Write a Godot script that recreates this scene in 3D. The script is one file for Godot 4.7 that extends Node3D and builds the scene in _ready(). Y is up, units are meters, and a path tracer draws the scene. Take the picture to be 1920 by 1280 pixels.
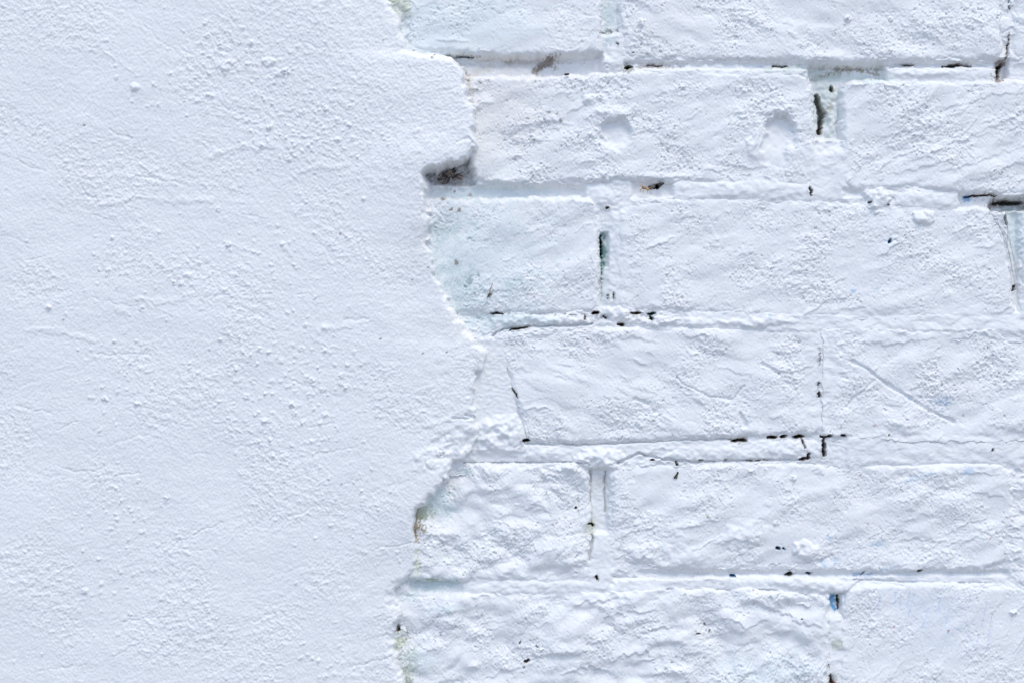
extends Node3D
# A painted brick wall seen from one metre away. Lengths on the wall are counted in units of 0.3125 mm
# (x to the right, y downwards, z out of the wall); at() turns them into metres.
const S := 0.0003125
const EYE := 1.4
const STEP := 1.75

var xs := PackedFloat32Array()
var ys := PackedFloat32Array()
var nx := 0
var ny := 0
var zb := PackedFloat32Array()   # relief of the brick faces
var zm := PackedFloat32Array()   # relief of the mortar
var zp := PackedFloat32Array()   # relief of the plaster coat
var cw := PackedColorArray()     # colour of bricks and mortar
var cp := PackedColorArray()     # colour of the plaster coat
var hole := PackedFloat32Array()  # distance to the nearest open gap (negative inside)
var dm := PackedFloat32Array()   # distance to the nearest brick outline (negative inside)
var taken := {}
var count := 0
var edge_drop := 4.5
var rng := RandomNumberGenerator.new()
var n_warp: FastNoiseLite
var n_edge: FastNoiseLite
var n_edge2: FastNoiseLite
var n_grain: FastNoiseLite
var n_com: FastNoiseLite
var paint: StandardMaterial3D
const BARE := Color(0.27, 0.225, 0.185)   # mortar and brick that no paint has reached
const WHITE := Color(0.80, 0.80, 0.80)

func at(x: float, y: float, z: float) -> Vector3:
	return Vector3((x - 960.0) * S, EYE + (640.0 - y) * S, z * S)

func noise(sd: int, wave: float, oct := 1, kind := FastNoiseLite.FRACTAL_FBM, gain := 0.5) -> FastNoiseLite:
	var n := FastNoiseLite.new()
	n.seed = sd
	n.noise_type = FastNoiseLite.TYPE_SIMPLEX_SMOOTH
	n.frequency = 1.0 / wave
	n.fractal_type = kind if oct > 1 else FastNoiseLite.FRACTAL_NONE
	n.fractal_octaves = oct
	n.fractal_gain = gain
	return n

func numbered(called: String, owner_name := "") -> String:
	var key := owner_name + "/" + called
	if not taken.has(key):
		taken[key] = 0
		return called
	taken[key] += 1
	return "%s_%03d" % [called, taken[key]]

func tag(o: Node, label := "", category := "", group := "", kind := "") -> void:
	if label: o.set_meta("label", label)
	if category: o.set_meta("category", category)
	if group: o.set_meta("group", group)
	if kind: o.set_meta("kind", kind)

func put(called: String, mesh: Mesh, m: Material, parent: Node = self) -> MeshInstance3D:
	var o := MeshInstance3D.new()
	o.name = numbered(called, "" if parent == self else str(parent.name))
	o.mesh = mesh
	o.material_override = m
	parent.add_child(o, true)
	return o

func plain(c: Color, rough := 0.8) -> StandardMaterial3D:
	var m := StandardMaterial3D.new()
	m.albedo_color = c.linear_to_srgb()
	m.roughness = rough
	return m

# ---------------------------------------------------------------- relief tools
func axis(lo: float, hi: float, a: float, b: float) -> PackedFloat32Array:
	# fine between a and b, growing coarser towards lo and hi
	var left: Array[float] = []
	var v := a
	var d := STEP
	while v > lo:
		d = minf(d * 1.15, 12.0)
		v -= d
		left.append(v)
	left.reverse()
	var out := PackedFloat32Array(left)
	v = a
	while v <= b:
		out.append(v)
		v += STEP
	d = STEP
	while v < hi:
		out.append(v)
		d = minf(d * 1.15, 12.0)
		v += d
	return out

func window(x0: float, y0: float, x1: float, y1: float) -> PackedInt32Array:
	var a := clampi(xs.bsearch(x0), 0, nx - 1)
	var b := clampi(xs.bsearch(x1), 0, nx - 1)
	var c := clampi(ys.bsearch(y0), 0, ny - 1)
	var d := clampi(ys.bsearch(y1), 0, ny - 1)
	return PackedInt32Array([a, c, b, d])

func along(pts: Array, v: float, swap := false, eased := false) -> float:
	# the second coordinate of a polyline at the first (swap: first at the second)
	var n := pts.size()
	for i in range(n - 1):
		var p: Vector2 = pts[i]
		var q: Vector2 = pts[i + 1]
		if swap:
			p = Vector2(p.y, p.x)
			q = Vector2(q.y, q.x)
		if v <= q.x or i == n - 2:
			var t := clampf((v - p.x) / maxf(q.x - p.x, 0.001), 0.0, 1.0)
			return lerpf(p.y, q.y, smoothstep(0.0, 1.0, t) if eased else t)
	return 0.0

func v2(a: Array) -> Array:
	var out := []
	for i in range(0, a.size(), 2):
		out.append(Vector2(a[i], a[i + 1]))
	return out

# a smooth or rounded bump (h < 0: a dent)
func blob(z: PackedFloat32Array, cx: float, cy: float, rx: float, ry: float, rot: float, h: float, p := 1.5) -> void:
	var r := maxf(rx, ry)
	var w := window(cx - r, cy - r, cx + r, cy + r)
	var ca := cos(rot)
	var sa := sin(rot)
	for j in range(w[1], w[3] + 1):
		for i in range(w[0], w[2] + 1):
			var dx := xs[i] - cx
			var dy := ys[j] - cy
			var hh := h
			if r > 9.0:
				var e := n_edge.get_noise_2d(xs[i] + 130.0, ys[j])
				dx += e * minf(r * 0.5, 14.0)
				dy += n_edge.get_noise_2d(ys[j], xs[i]) * minf(r * 0.3, 6.0) + n_edge2.get_noise_2d(xs[i], ys[j]) * 0.4
				hh *= 0.85 + 0.6 * e
			var u := (dx * ca + dy * sa) / rx
			var v := (-dx * sa + dy * ca) / ry
			var t := 1.0 - u * u - v * v
			if t > 0.0:
				if r <= 9.0:
					hh = h * maxf(0.85 + 1.3 * n_grain.get_noise_2d(xs[i], ys[j]), 0.1)
				z[j * nx + i] += hh * pow(t, p)

# a shallow hollow with a smooth floor, pressed into a brick
func dent(cx: float, cy: float, rx: float, ry: float, floor_z: float) -> void:
	var w := window(cx - rx - 12, cy - ry - 12, cx + rx + 12, cy + ry + 12)
	for j in range(w[1], w[3] + 1):
		for i in range(w[0], w[2] + 1):
			var x := xs[i]
			var y := ys[j]
			var dx := (x - cx + n_edge.get_noise_2d(x, y + 40.0) * 7.0) / rx
			var dy := (y - cy + n_edge.get_noise_2d(y, x + 40.0) * 7.0) / ry
			var q := sqrt(dx * dx + dy * dy)
			if q < 1.25:
				# steep under the upper lip, running out gently below
				var hi := 1.12 if dy < 0.0 else 1.25
				var lo := 0.86 if dy < 0.0 else 0.45
				var m := 1.0 - smoothstep(lo, hi, q)
				var k := j * nx + i
				zb[k] = lerpf(zb[k], floor_z * (0.8 - 0.4 * dy) + zb[k] * 0.3, m)

# an edge-wobbled rectangle laid to a given height
func zone(z: PackedFloat32Array, x0: float, y0: float, x1: float, y1: float, h: float, soft := 4.0, rough := 1.0) -> void:
	var w := window(x0 - 14, y0 - 14, x1 + 14, y1 + 14)
	for j in range(w[1], w[3] + 1):
		var y := ys[j]
		for i in range(w[0], w[2] + 1):
			var x := xs[i]
			var d := maxf(maxf(x0 - x, x - x1), maxf(y0 - y, y - y1)) + n_edge.get_noise_2d(x, y) * 4.0
			if d < soft:
				var m := 1.0 - smoothstep(-soft, soft, d)
				var k := j * nx + i
				z[k] = lerpf(z[k], h + n_edge2.get_noise_2d(x * 0.7, y) * rough, m)

# paint and mortar run across an arris so that the joint can hardly be seen
func merge(x0: float, y0: float, x1: float, y1: float, amount := 1.0, soft := 16.0) -> void:
	var w := window(x0 - 30, y0 - 30, x1 + 30, y1 + 30)
	for j in range(w[1], w[3] + 1):
		var y := ys[j]
		for i in range(w[0], w[2] + 1):
			var x := xs[i]
			var d := maxf(maxf(x0 - x, x - x1), maxf(y0 - y, y - y1)) + n_edge.get_noise_2d(x, y) * 10.0
			if d >= soft:
				continue
			var m := (1.0 - smoothstep(-soft, soft, d)) * amount
			var k := j * nx + i
			var c := n_com.get_noise_2d(x * 0.6, y)
			c = n_com.get_noise_2d(x * 0.6, y - c * 6.0) * 2.8 + n_warp.get_noise_2d(x * 0.7, y) * 2.5
			var keep_level := 0.0
			if dm[k] > -13.0:
				keep_level = 8.4 * pow(1.0 + minf(dm[k], 0.0) / 13.0, 2.2)
			zb[k] = lerpf(zb[k], c + keep_level, m)
			zm[k] = lerpf(zm[k], c + 0.6 - 5.0 * smoothstep(2.0, 20.0, -dm[k]), m)

func seg_dist(x: float, y: float, pts: Array) -> float:
	var best := 1e9
	for s in range(pts.size() - 1):
		var p: Vector2 = pts[s]
		var q: Vector2 = pts[s + 1]
		var ex := q.x - p.x
		var ey := q.y - p.y
		var t := clampf(((x - p.x) * ex + (y - p.y) * ey) / (ex * ex + ey * ey + 0.0001), 0.0, 1.0)
		var ax := x - p.x - ex * t
		var ay := y - p.y - ey * t
		best = minf(best, ax * ax + ay * ay)
	return sqrt(best)

# a groove (h < 0) or ridge along a polyline, optionally coloured with dirt
func line(z: PackedFloat32Array, a: Array, w: float, h: float, p := 1.0, c: PackedColorArray = PackedColorArray(), col := Color.BLACK, amt := 0.0, wob := 2.0) -> void:
	var pts := v2(a)
	var x0 := 1e9
	var x1 := -1e9
	var y0 := 1e9
	var y1 := -1e9
	for q: Vector2 in pts:
		x0 = minf(x0, q.x)
		x1 = maxf(x1, q.x)
		y0 = minf(y0, q.y)
		y1 = maxf(y1, q.y)
	var g := window(x0 - w - 5, y0 - w - 5, x1 + w + 5, y1 + w + 5)
	for j in range(g[1], g[3] + 1):
		for i in range(g[0], g[2] + 1):
			var x := xs[i]
			var y := ys[j]
			var e := n_edge.get_noise_2d(y, x)
			var d := seg_dist(x + e * wob, y + n_edge.get_noise_2d(x, y) * wob, pts)
			var ww := w * (0.8 + 0.7 * e)
			if d < ww:
				var k := j * nx + i
				var t := pow(1.0 - d * d / (ww * ww), p)
				z[k] += h * t
				if amt > 0.0:
					c[k] = c[k].lerp(col, clampf(amt * t * (1.0 + 1.2 * n_grain.get_noise_2d(x, y)), 0.0, 1.0))

# an overhanging lip: the face swells down to the line and drops back below it
func lip(z: PackedFloat32Array, a: Array, h: float, reach: float, wob := 4.0) -> void:
	var pts := v2(a)
	var x0: float = pts[0].x
	var x1: float = pts[-1].x
	var y0 := 1e9
	var y1 := -1e9
	for q: Vector2 in pts:
		y0 = minf(y0, q.y)
		y1 = maxf(y1, q.y)
	var g := window(x0, y0 - reach - 8, x1, y1 + 10)
	for i in range(g[0], g[2] + 1):
		var x := xs[i]
		var u := clampf((x - x0) / (x1 - x0), 0.0, 1.0)
		var t := sqrt(sin(u * PI))
		var yl := along(pts, x)
		for j in range(g[1], g[3] + 1):
			var y := ys[j]
			var s := yl - y + n_edge.get_noise_2d(x, y) * wob + n_edge2.get_noise_2d(x, y) * wob * 0.2
			if s > -2.0 and s < reach * t:
				z[j * nx + i] += h * t * smoothstep(-2.0, 2.0, s) * pow(1.0 - maxf(s, 0.0) / (reach * t + 0.01), 1.3)

# a hole: cut deep into mortar and bricks, its inside bare and dirty
func slot(a: Array, w: float, depth := 55.0, col := BARE, both := true) -> void:
	var pts := v2(a)
	depth *= 1.6
	var x0 := 1e9
	var x1 := -1e9
	var y0 := 1e9
	var y1 := -1e9
	for q: Vector2 in pts:
		x0 = minf(x0, q.x)
		x1 = maxf(x1, q.x)
		y0 = minf(y0, q.y)
		y1 = maxf(y1, q.y)
	var g := window(x0 - w - 6, y0 - w - 6, x1 + w + 6, y1 + w + 6)
	for j in range(g[1], g[3] + 1):
		for i in range(g[0], g[2] + 1):
			var x := xs[i]
			var y := ys[j]
			var d := seg_dist(x + n_edge2.get_noise_2d(x, y) * 2.4, y + n_edge.get_noise_2d(x, y) * 2.5, pts)
			d *= 1.1 + 0.6 * n_edge.get_noise_2d(x * 1.3 + 500.0, y) + 0.15 * n_edge2.get_noise_2d(x, y + 400.0)
			var span: Vector2 = pts[-1] - pts[0]
			var u := clampf((Vector2(x, y) - pts[0]).dot(span) / maxf(span.length_squared(), 1.0), 0.0, 1.0)
			if span.length() > 9.0:
				d += w * 0.3 * pow(absf(2.0 * u - 1.0), 2.5)
			d -= w * 0.85
			if d < 6.0:
				var k := j * nx + i
				hole[k] = minf(hole[k], d)
				var t := smoothstep(0.8, 4.2, -d)
				if t > 0.0:
					zm[k] = minf(zm[k], lerpf(zm[k], -depth, t))
					if both:
						zb[k] = minf(zb[k], lerpf(zb[k], -depth, t))
				if d < -0.9:
					# inside, where no brush reached, the mortar and the brick are bare; a few keep an old teal or blue coat
					cw[k] = col * (1.0 + 0.5 * n_grain.get_noise_2d(y, x))

# stains, bare patches and thin paint, with a grainy outline
func stain(c: PackedColorArray, cx: float, cy: float, rx: float, ry: float, rot: float, col: Color, amt: float, grain := 1.0, cut := 0.5, fade := 0.18) -> void:
	var r := maxf(rx, ry) * 1.5
	var w := window(cx - r, cy - r, cx + r, cy + r)
	var ca := cos(rot)
	var sa := sin(rot)
	for j in range(w[1], w[3] + 1):
		for i in range(w[0], w[2] + 1):
			var x := xs[i]
			var y := ys[j]
			var dx := x - cx
			var dy := y - cy
			var u := (dx * ca + dy * sa) / rx
			var v := (-dx * sa + dy * ca) / ry
			var q := 1.0 - sqrt(u * u + v * v) * 0.5
			if q < 0.1:
				continue
			q += grain * (0.30 * n_edge.get_noise_2d(x + 300.0, y) + 0.34 * n_grain.get_noise_2d(x, y))
			var m := smoothstep(cut - fade, cut + fade, q) * amt
			if m > 0.0:
				var k := j * nx + i
				c[k] = c[k].lerp(col, m)

# ---------------------------------------------------------------- the bricks
var bricks := []

func brick(top: Array, bottom: Array, left: Array, right: Array, o := {}) -> void:
	var b := {"t": v2(top), "b": v2(bottom), "l": v2(left), "r": v2(right)}
	b.merge({"amp": 7.0, "ledge": 2.0, "fine": 1.0, "rot": -0.35, "round": 16.0, "corner": 20.0, "z": 0.0, "label": "", "stretch": 0.45, "steep": 0.55})
	b.merge(o, true)
	bricks.append(b)

func shape_brick(b: Dictionary, sd: int) -> void:
	var x0 := 1e9
	var x1 := -1e9
	var y0 := 1e9
	var y1 := -1e9
	for k in ["t", "b", "l", "r"]:
		for q: Vector2 in b[k]:
			x0 = minf(x0, q.x)
			x1 = maxf(x1, q.x)
			y0 = minf(y0, q.y)
			y1 = maxf(y1, q.y)
	var g := window(x0 - 24, y0 - 24, x1 + 24, y1 + 24)
	var w := g[2] - g[0] + 1
	var h := g[3] - g[1] + 1
	b["g"] = g
	var dist := PackedFloat32Array()
	dist.resize(w * h)
	var tops := PackedFloat32Array()
	var bots := PackedFloat32Array()
	for i in w:
		tops.append(along(b.t, xs[g[0] + i]))
		bots.append(along(b.b, xs[g[0] + i]))
	var n_big := noise(sd * 7 + 1, 190.0, 2)
	var n_mid := noise(sd * 7 + 2, 70.0, 2)
	var n_lg := noise(sd * 7 + 3, 150.0 if b.ledge > 3.0 else 110.0, 3, FastNoiseLite.FRACTAL_FBM, 0.5)
	var n_fine := noise(sd * 7 + 4, 24.0, 5, FastNoiseLite.FRACTAL_FBM, 0.66)
	var n_crumb := noise(sd * 7 + 8, 12.0, 2)
	var n_crease := noise(sd * 7 + 5, 55.0, 3, FastNoiseLite.FRACTAL_FBM, 0.6)
	var n_sand2 := noise(sd * 7 + 9, 6.5, 2, FastNoiseLite.FRACTAL_FBM, 0.7)
	var n_rough := noise(sd * 7 + 6, 130.0, 3)
	var ca := cos(b.rot)
	var sa := sin(b.rot)
	var amp: float = b.amp
	var ledge: float = b.ledge
	var fine: float = b.fine
	var cr: float = b.corner
	var zz: float = b.z
	var st: float = b.stretch
	for j in h:
		var y := ys[g[1] + j]
		var lx := along(b.l, y, true)
		var rx := along(b.r, y, true)
		for i in w:
			var x := xs[g[0] + i]
			var k := (g[1] + j) * nx + g[0] + i
			var e1 := n_edge.get_noise_2d(x, y)
			var dx := maxf(lx - x, x - rx)
			var dy := maxf(tops[i] - y, y - bots[i])
			var qx := dx + cr
			var qy := dy + cr
			var d := minf(maxf(qx, qy), 0.0) + Vector2(maxf(qx, 0.0), maxf(qy, 0.0)).length() - cr
			d += e1 * 4.5 + n_edge2.get_noise_2d(x, y) * 0.7
			dist[j * w + i] = d
			dm[k] = minf(dm[k], d)
			if d > 20.0:
				continue
			# two shears: the face is dragged along rot, with a warp so that nothing runs straight
			var wx := n_warp.get_noise_2d(x, y) * 7.0
			var wy := n_warp.get_noise_2d(y + 900.0, x) * 7.0
			var u := ((x + wx) * ca + (y + wy) * sa) * st
			var v := -(x + wx) * sa + (y + wy) * ca
			var big := n_big.get_noise_2d(x, y)
			var rough := clampf(0.62 + 1.5 * n_rough.get_noise_2d(x, y), 0.18, 1.4)
			var z := zz + big * amp * 0.8
			var m := n_mid.get_noise_2d(u, v)
			z += m * amp * 0.6
			# rounded swellings with sharp valleys between them, as thick paint leaves on broken brick
			var l := n_lg.get_noise_2d(u * 0.9 + 50.0, v)
			l = absf(n_lg.get_noise_2d(u * 0.9 + 50.0, v - absf(l) * 26.0))
			z += minf(l, 0.5) * (ledge * 1.4 if ledge < 3.0 else ledge * 3.3)
			# sagging paint: every swelling hangs a little, so its lower side is the steeper one
			var f := n_fine.get_noise_2d(u * 1.5, v)
			z += n_fine.get_noise_2d(u * 1.5, v - f * 3.5) * fine * 2.2 * rough + n_sand2.get_noise_2d(x, y) * fine * (0.3 + 1.0 * rough)
			z += maxf(n_crumb.get_noise_2d(x * 0.85, y) - 0.12, 0.0) * 3.6 * fine * maxf(rough - 0.35, 0.0)
			var pit := n_crumb.get_noise_2d(y * 1.1 + 700.0, x * 1.1) - 0.5
			if pit > 0.0:
				z -= minf(pit * 22.0, 3.2) * fine * clampf(rough, 0.3, 1.0)
			# crooked creases, here and there
			var cq := absf(n_crease.get_noise_2d(u * 1.2, v))
			if cq < 0.05:
				z -= (1.0 - cq / 0.05) * 0.8 * clampf(4.0 * n_rough.get_noise_2d(y + 300.0, x), 0.0, 1.0)
			zb[k] = z
	b["d"] = dist

func sheet(a: int, c: int, w: int, h: int, lz: PackedFloat32Array, keep: PackedByteArray, cols: PackedColorArray, dist: PackedFloat32Array, body := Vector3.ZERO, bodyc := Vector3.ZERO) -> ArrayMesh:
	var idx := PackedInt32Array()
	idx.resize(w * h)
	idx.fill(-1)
	var vs := PackedVector3Array()
	var ns := PackedVector3Array()
	var cs := PackedColorArray()
	var tri := PackedInt32Array()
	for j in h - 1:
		for i in w - 1:
			var k := j * w + i
			if keep[k] + keep[k + 1] + keep[k + w] + keep[k + w + 1] < 4:
				continue
			idx[k] = 0
			idx[k + 1] = 0
			idx[k + w] = 0
			idx[k + w + 1] = 0
	for j in h:
		var y := ys[c + j]
		for i in w:
			var k := j * w + i
			if idx[k] < 0:
				continue
			idx[k] = vs.size()
			var x := xs[a + i]
			var il := maxi(i - 1, 0)
			var ir := mini(i + 1, w - 1)
			var ju := maxi(j - 1, 0)
			var jd := mini(j + 1, h - 1)
			if dist and absf(dist[k]) < 1.0:
				# draw the nearest vertices onto the outline itself, so that the arris runs clean
				var ex := (dist[j * w + ir] - dist[j * w + il]) / (xs[a + ir] - xs[a + il])
				var ey := (dist[jd * w + i] - dist[ju * w + i]) / (ys[c + jd] - ys[c + ju])
				var f := dist[k] / maxf(ex * ex + ey * ey, 0.5)
				vs.append(at(x - clampf(ex * f, -0.95, 0.95), y - clampf(ey * f, -0.95, 0.95), lz[k] + (dist[k] * edge_drop if dist[k] > 0.0 else 0.0)))
			else:
				vs.append(at(x, y, lz[k]))
			var gx := (lz[j * w + ir] - lz[j * w + il]) / (xs[a + ir] - xs[a + il])
			var gy := (lz[jd * w + i] - lz[ju * w + i]) / (ys[c + jd] - ys[c + ju])
			ns.append(Vector3(-gx, gy, 1.0).normalized())
			cs.append(cols[(c + j) * nx + a + i])
	for j in h - 1:
		for i in w - 1:
			var k := j * w + i
			if keep[k] + keep[k + 1] + keep[k + w] + keep[k + w + 1] < 4:
				continue
			tri.append_array([idx[k], idx[k + 1], idx[k + w], idx[k + 1], idx[k + w + 1], idx[k + w]])
	if body != Vector3.ZERO:
		# the buried rest of a brick behind its painted face
		for f in [[Vector3(1, 0, 0), Vector3(0, 1, 0), Vector3(0, 0, 1)], [Vector3(-1, 0, 0), Vector3(0, 0, 1), Vector3(0, 1, 0)], [Vector3(0, 1, 0), Vector3(0, 0, 1), Vector3(1, 0, 0)], [Vector3(0, -1, 0), Vector3(1, 0, 0), Vector3(0, 0, 1)], [Vector3(0, 0, -1), Vector3(0, 1, 0), Vector3(1, 0, 0)]]:
			var o := vs.size()
			for q in [[-1, -1], [1, -1], [1, 1], [-1, 1]]:
				vs.append(bodyc + (f[0] + f[1] * q[0] + f[2] * q[1]) * body * 0.5)
				ns.append(f[0])
				cs.append(Color(0.3, 0.12, 0.07))
			tri.append_array([o, o + 2, o + 1, o, o + 3, o + 2])
	var arr := []
	arr.resize(Mesh.ARRAY_MAX)
	arr[Mesh.ARRAY_VERTEX] = vs
	arr[Mesh.ARRAY_NORMAL] = ns
	arr[Mesh.ARRAY_COLOR] = cs
	arr[Mesh.ARRAY_INDEX] = tri
	var m := ArrayMesh.new()
	count += tri.size() / 3
	m.add_surface_from_arrays(Mesh.PRIMITIVE_TRIANGLES, arr)
	return m

func emit_brick(b: Dictionary, parent: Node) -> void:
	var g: PackedInt32Array = b.g
	var w := g[2] - g[0] + 1
	var h := g[3] - g[1] + 1
	var dist: PackedFloat32Array = b.d
	var lz := PackedFloat32Array()
	lz.resize(w * h)
	var keep := PackedByteArray()
	keep.resize(w * h)
	var r: float = b.round
	var st: float = b.steep
	for j in h:
		for i in w:
			var k := j * w + i
			var d := dist[k]
			var z := zb[(g[1] + j) * nx + g[0] + i]
			if d > -r:
				if d < 0.0:
					z -= r * st * pow(1.0 + d / r, 2.2)
				else:
					z -= r * st + minf(d, 10.0) * 4.5
			lz[k] = z
			keep[k] = 1 if d < 9.0 else 0
	var c0 := at((xs[g[0]] + xs[g[2]]) * 0.5, (ys[g[1]] + ys[g[3]]) * 0.5, -190.0)
	var bd := Vector3((xs[g[2]] - xs[g[0]] - 90.0) * S, (ys[g[3]] - ys[g[1]] - 90.0) * S, 300.0 * S)
	var o := put("brick", sheet(g[0], g[1], w, h, lz, keep, cw, dist, bd, c0), paint, parent)
	if b.label:
		o.set_meta("label", b.label)

# ---------------------------------------------------------------- plaster outline
var rim: Array = []

func _ready() -> void:
	# --- camera, sky, sun, exposure
	var cam := Camera3D.new()
	cam.name = "camera"
	cam.position = Vector3(0, EYE, 1.0)
	cam.fov = 22.6
	cam.near = 0.02
	cam.far = 400.0
	add_child(cam)
	cam.make_current()
	var env := Environment.new()
	env.background_mode = Environment.BG_SKY
	var sm := ProceduralSkyMaterial.new()
	sm.sky_top_color = Color(0.62, 0.69, 0.80)
	sm.sky_horizon_color = Color(0.59, 0.657, 0.765)
	sm.sky_curve = 0.2
	sm.ground_bottom_color = Color(0.3, 0.3, 0.32)
	sm.ground_horizon_color = Color(0.4, 0.42, 0.46)
	sm.sun_angle_max = 0.0
	var sky := Sky.new()
	sky.sky_material = sm
	env.sky = sky
	env.tonemap_mode = Environment.TONE_MAPPER_LINEAR
	env.tonemap_exposure = 2.34
	env.sdfgi_enabled = true
	env.ssao_enabled = true
	env.ssil_enabled = true
	var we := WorldEnvironment.new()
	we.name = "environment"
	we.environment = env
	add_child(we)
	var sun := DirectionalLight3D.new()
	sun.name = "sun"
	sun.light_energy = 0.25
	sun.light_color = Color(1.0, 0.98, 0.95)
	sun.light_angular_distance = 30.0
	sun.shadow_enabled = true
	sun.rotation_degrees = Vector3(-57, 25, 0)
	add_child(sun)

	# --- noises shared by all surfaces
	rng.seed = 4711
	n_warp = noise(11, 60.0, 2)
	n_edge = noise(12, 26.0, 2)
	n_edge2 = noise(13, 9.0, 2)
	n_com = noise(15, 30.0, 4, FastNoiseLite.FRACTAL_FBM, 0.55)
	n_grain = noise(14, 6.5, 2, FastNoiseLite.FRACTAL_FBM, 0.7)
	paint = StandardMaterial3D.new()
	paint.vertex_color_use_as_albedo = true
	paint.roughness = 0.72

	# --- the ground in front of the wall
	var gp := BoxMesh.new()
	gp.size = Vector3(300, 0.2, 300)
	var ground := put("pavement", gp, plain(Color(0.30, 0.30, 0.297), 0.9))
	ground.position = Vector3(0, -0.1, 0)
	tag(ground, "grey pavement below the painted wall", "", "", "structure")

	# --- grids
	xs = axis(-560.0, 2480.0, -20.0, 1940.0)
	ys = axis(-420.0, 1700.0, -20.0, 1300.0)
	nx = xs.size()
	ny = ys.size()
	var total := nx * ny
	for z: PackedFloat32Array in [zb, zm, zp, dm]:
		z.resize(total)
	cw.resize(total)
	cp.resize(total)
	hole.resize(total)
	hole.fill(999.0)
	dm.fill(999.0)
	cw.fill(WHITE)
	cp.fill(WHITE)

	# --- the bricks, course by course from the top
	lay_bricks()
	for i in bricks.size():
		shape_brick(bricks[i], i + 3)
	# mortar: a trowelled, painted bed
	var n_mo := noise(91, 70.0, 3)
	var n_mo2 := noise(92, 16.0, 3)
	for j in ny:
		for i in nx:
			var k := j * nx + i
			if dm[k] > -26.0 and xs[i] > 640.0:
				zm[k] = -4.0 + n_mo.get_noise_2d(xs[i] * 0.6, ys[j]) * 7.0 + n_mo2.get_noise_2d(xs[i] * 0.7, ys[j] - 9.0 * n_mo2.get_noise_2d(xs[i] * 0.7, ys[j])) * 4.0
	shape_mortar()
	for j in ny:
		for i in nx:
			var k := j * nx + i
			if dm[k] > -26.0 and xs[i] > 640.0:
				var f := n_com.get_noise_2d(xs[i] * 0.7 + 90.0, ys[j])
				zm[k] += n_com.get_noise_2d(xs[i] * 0.7 + 90.0, ys[j] - f * 4.0) * 1.0
	brick_marks()
	shape_plaster()
	stains()

	# --- the wall: bricks, mortar and plaster are its parts
	var wall := Node3D.new()
	wall.name = "brick_wall"
	wall.position = Vector3.ZERO
	add_child(wall)
	tag(wall, "white painted brick wall, its left half still under rough plaster with a broken edge", "wall")
	var core := BoxMesh.new()
	core.size = Vector3(3.2, 2.6, 0.2)
	var back := put("wall_core", core, plain(Color(0.30, 0.28, 0.25), 0.95), wall)
	back.position = Vector3(0, 1.3, -0.1 - 75.0 * S)
	for b in bricks:
		emit_brick(b, wall)
	emit_mortar(wall)
	emit_plaster(wall)
	loose_things()

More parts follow.
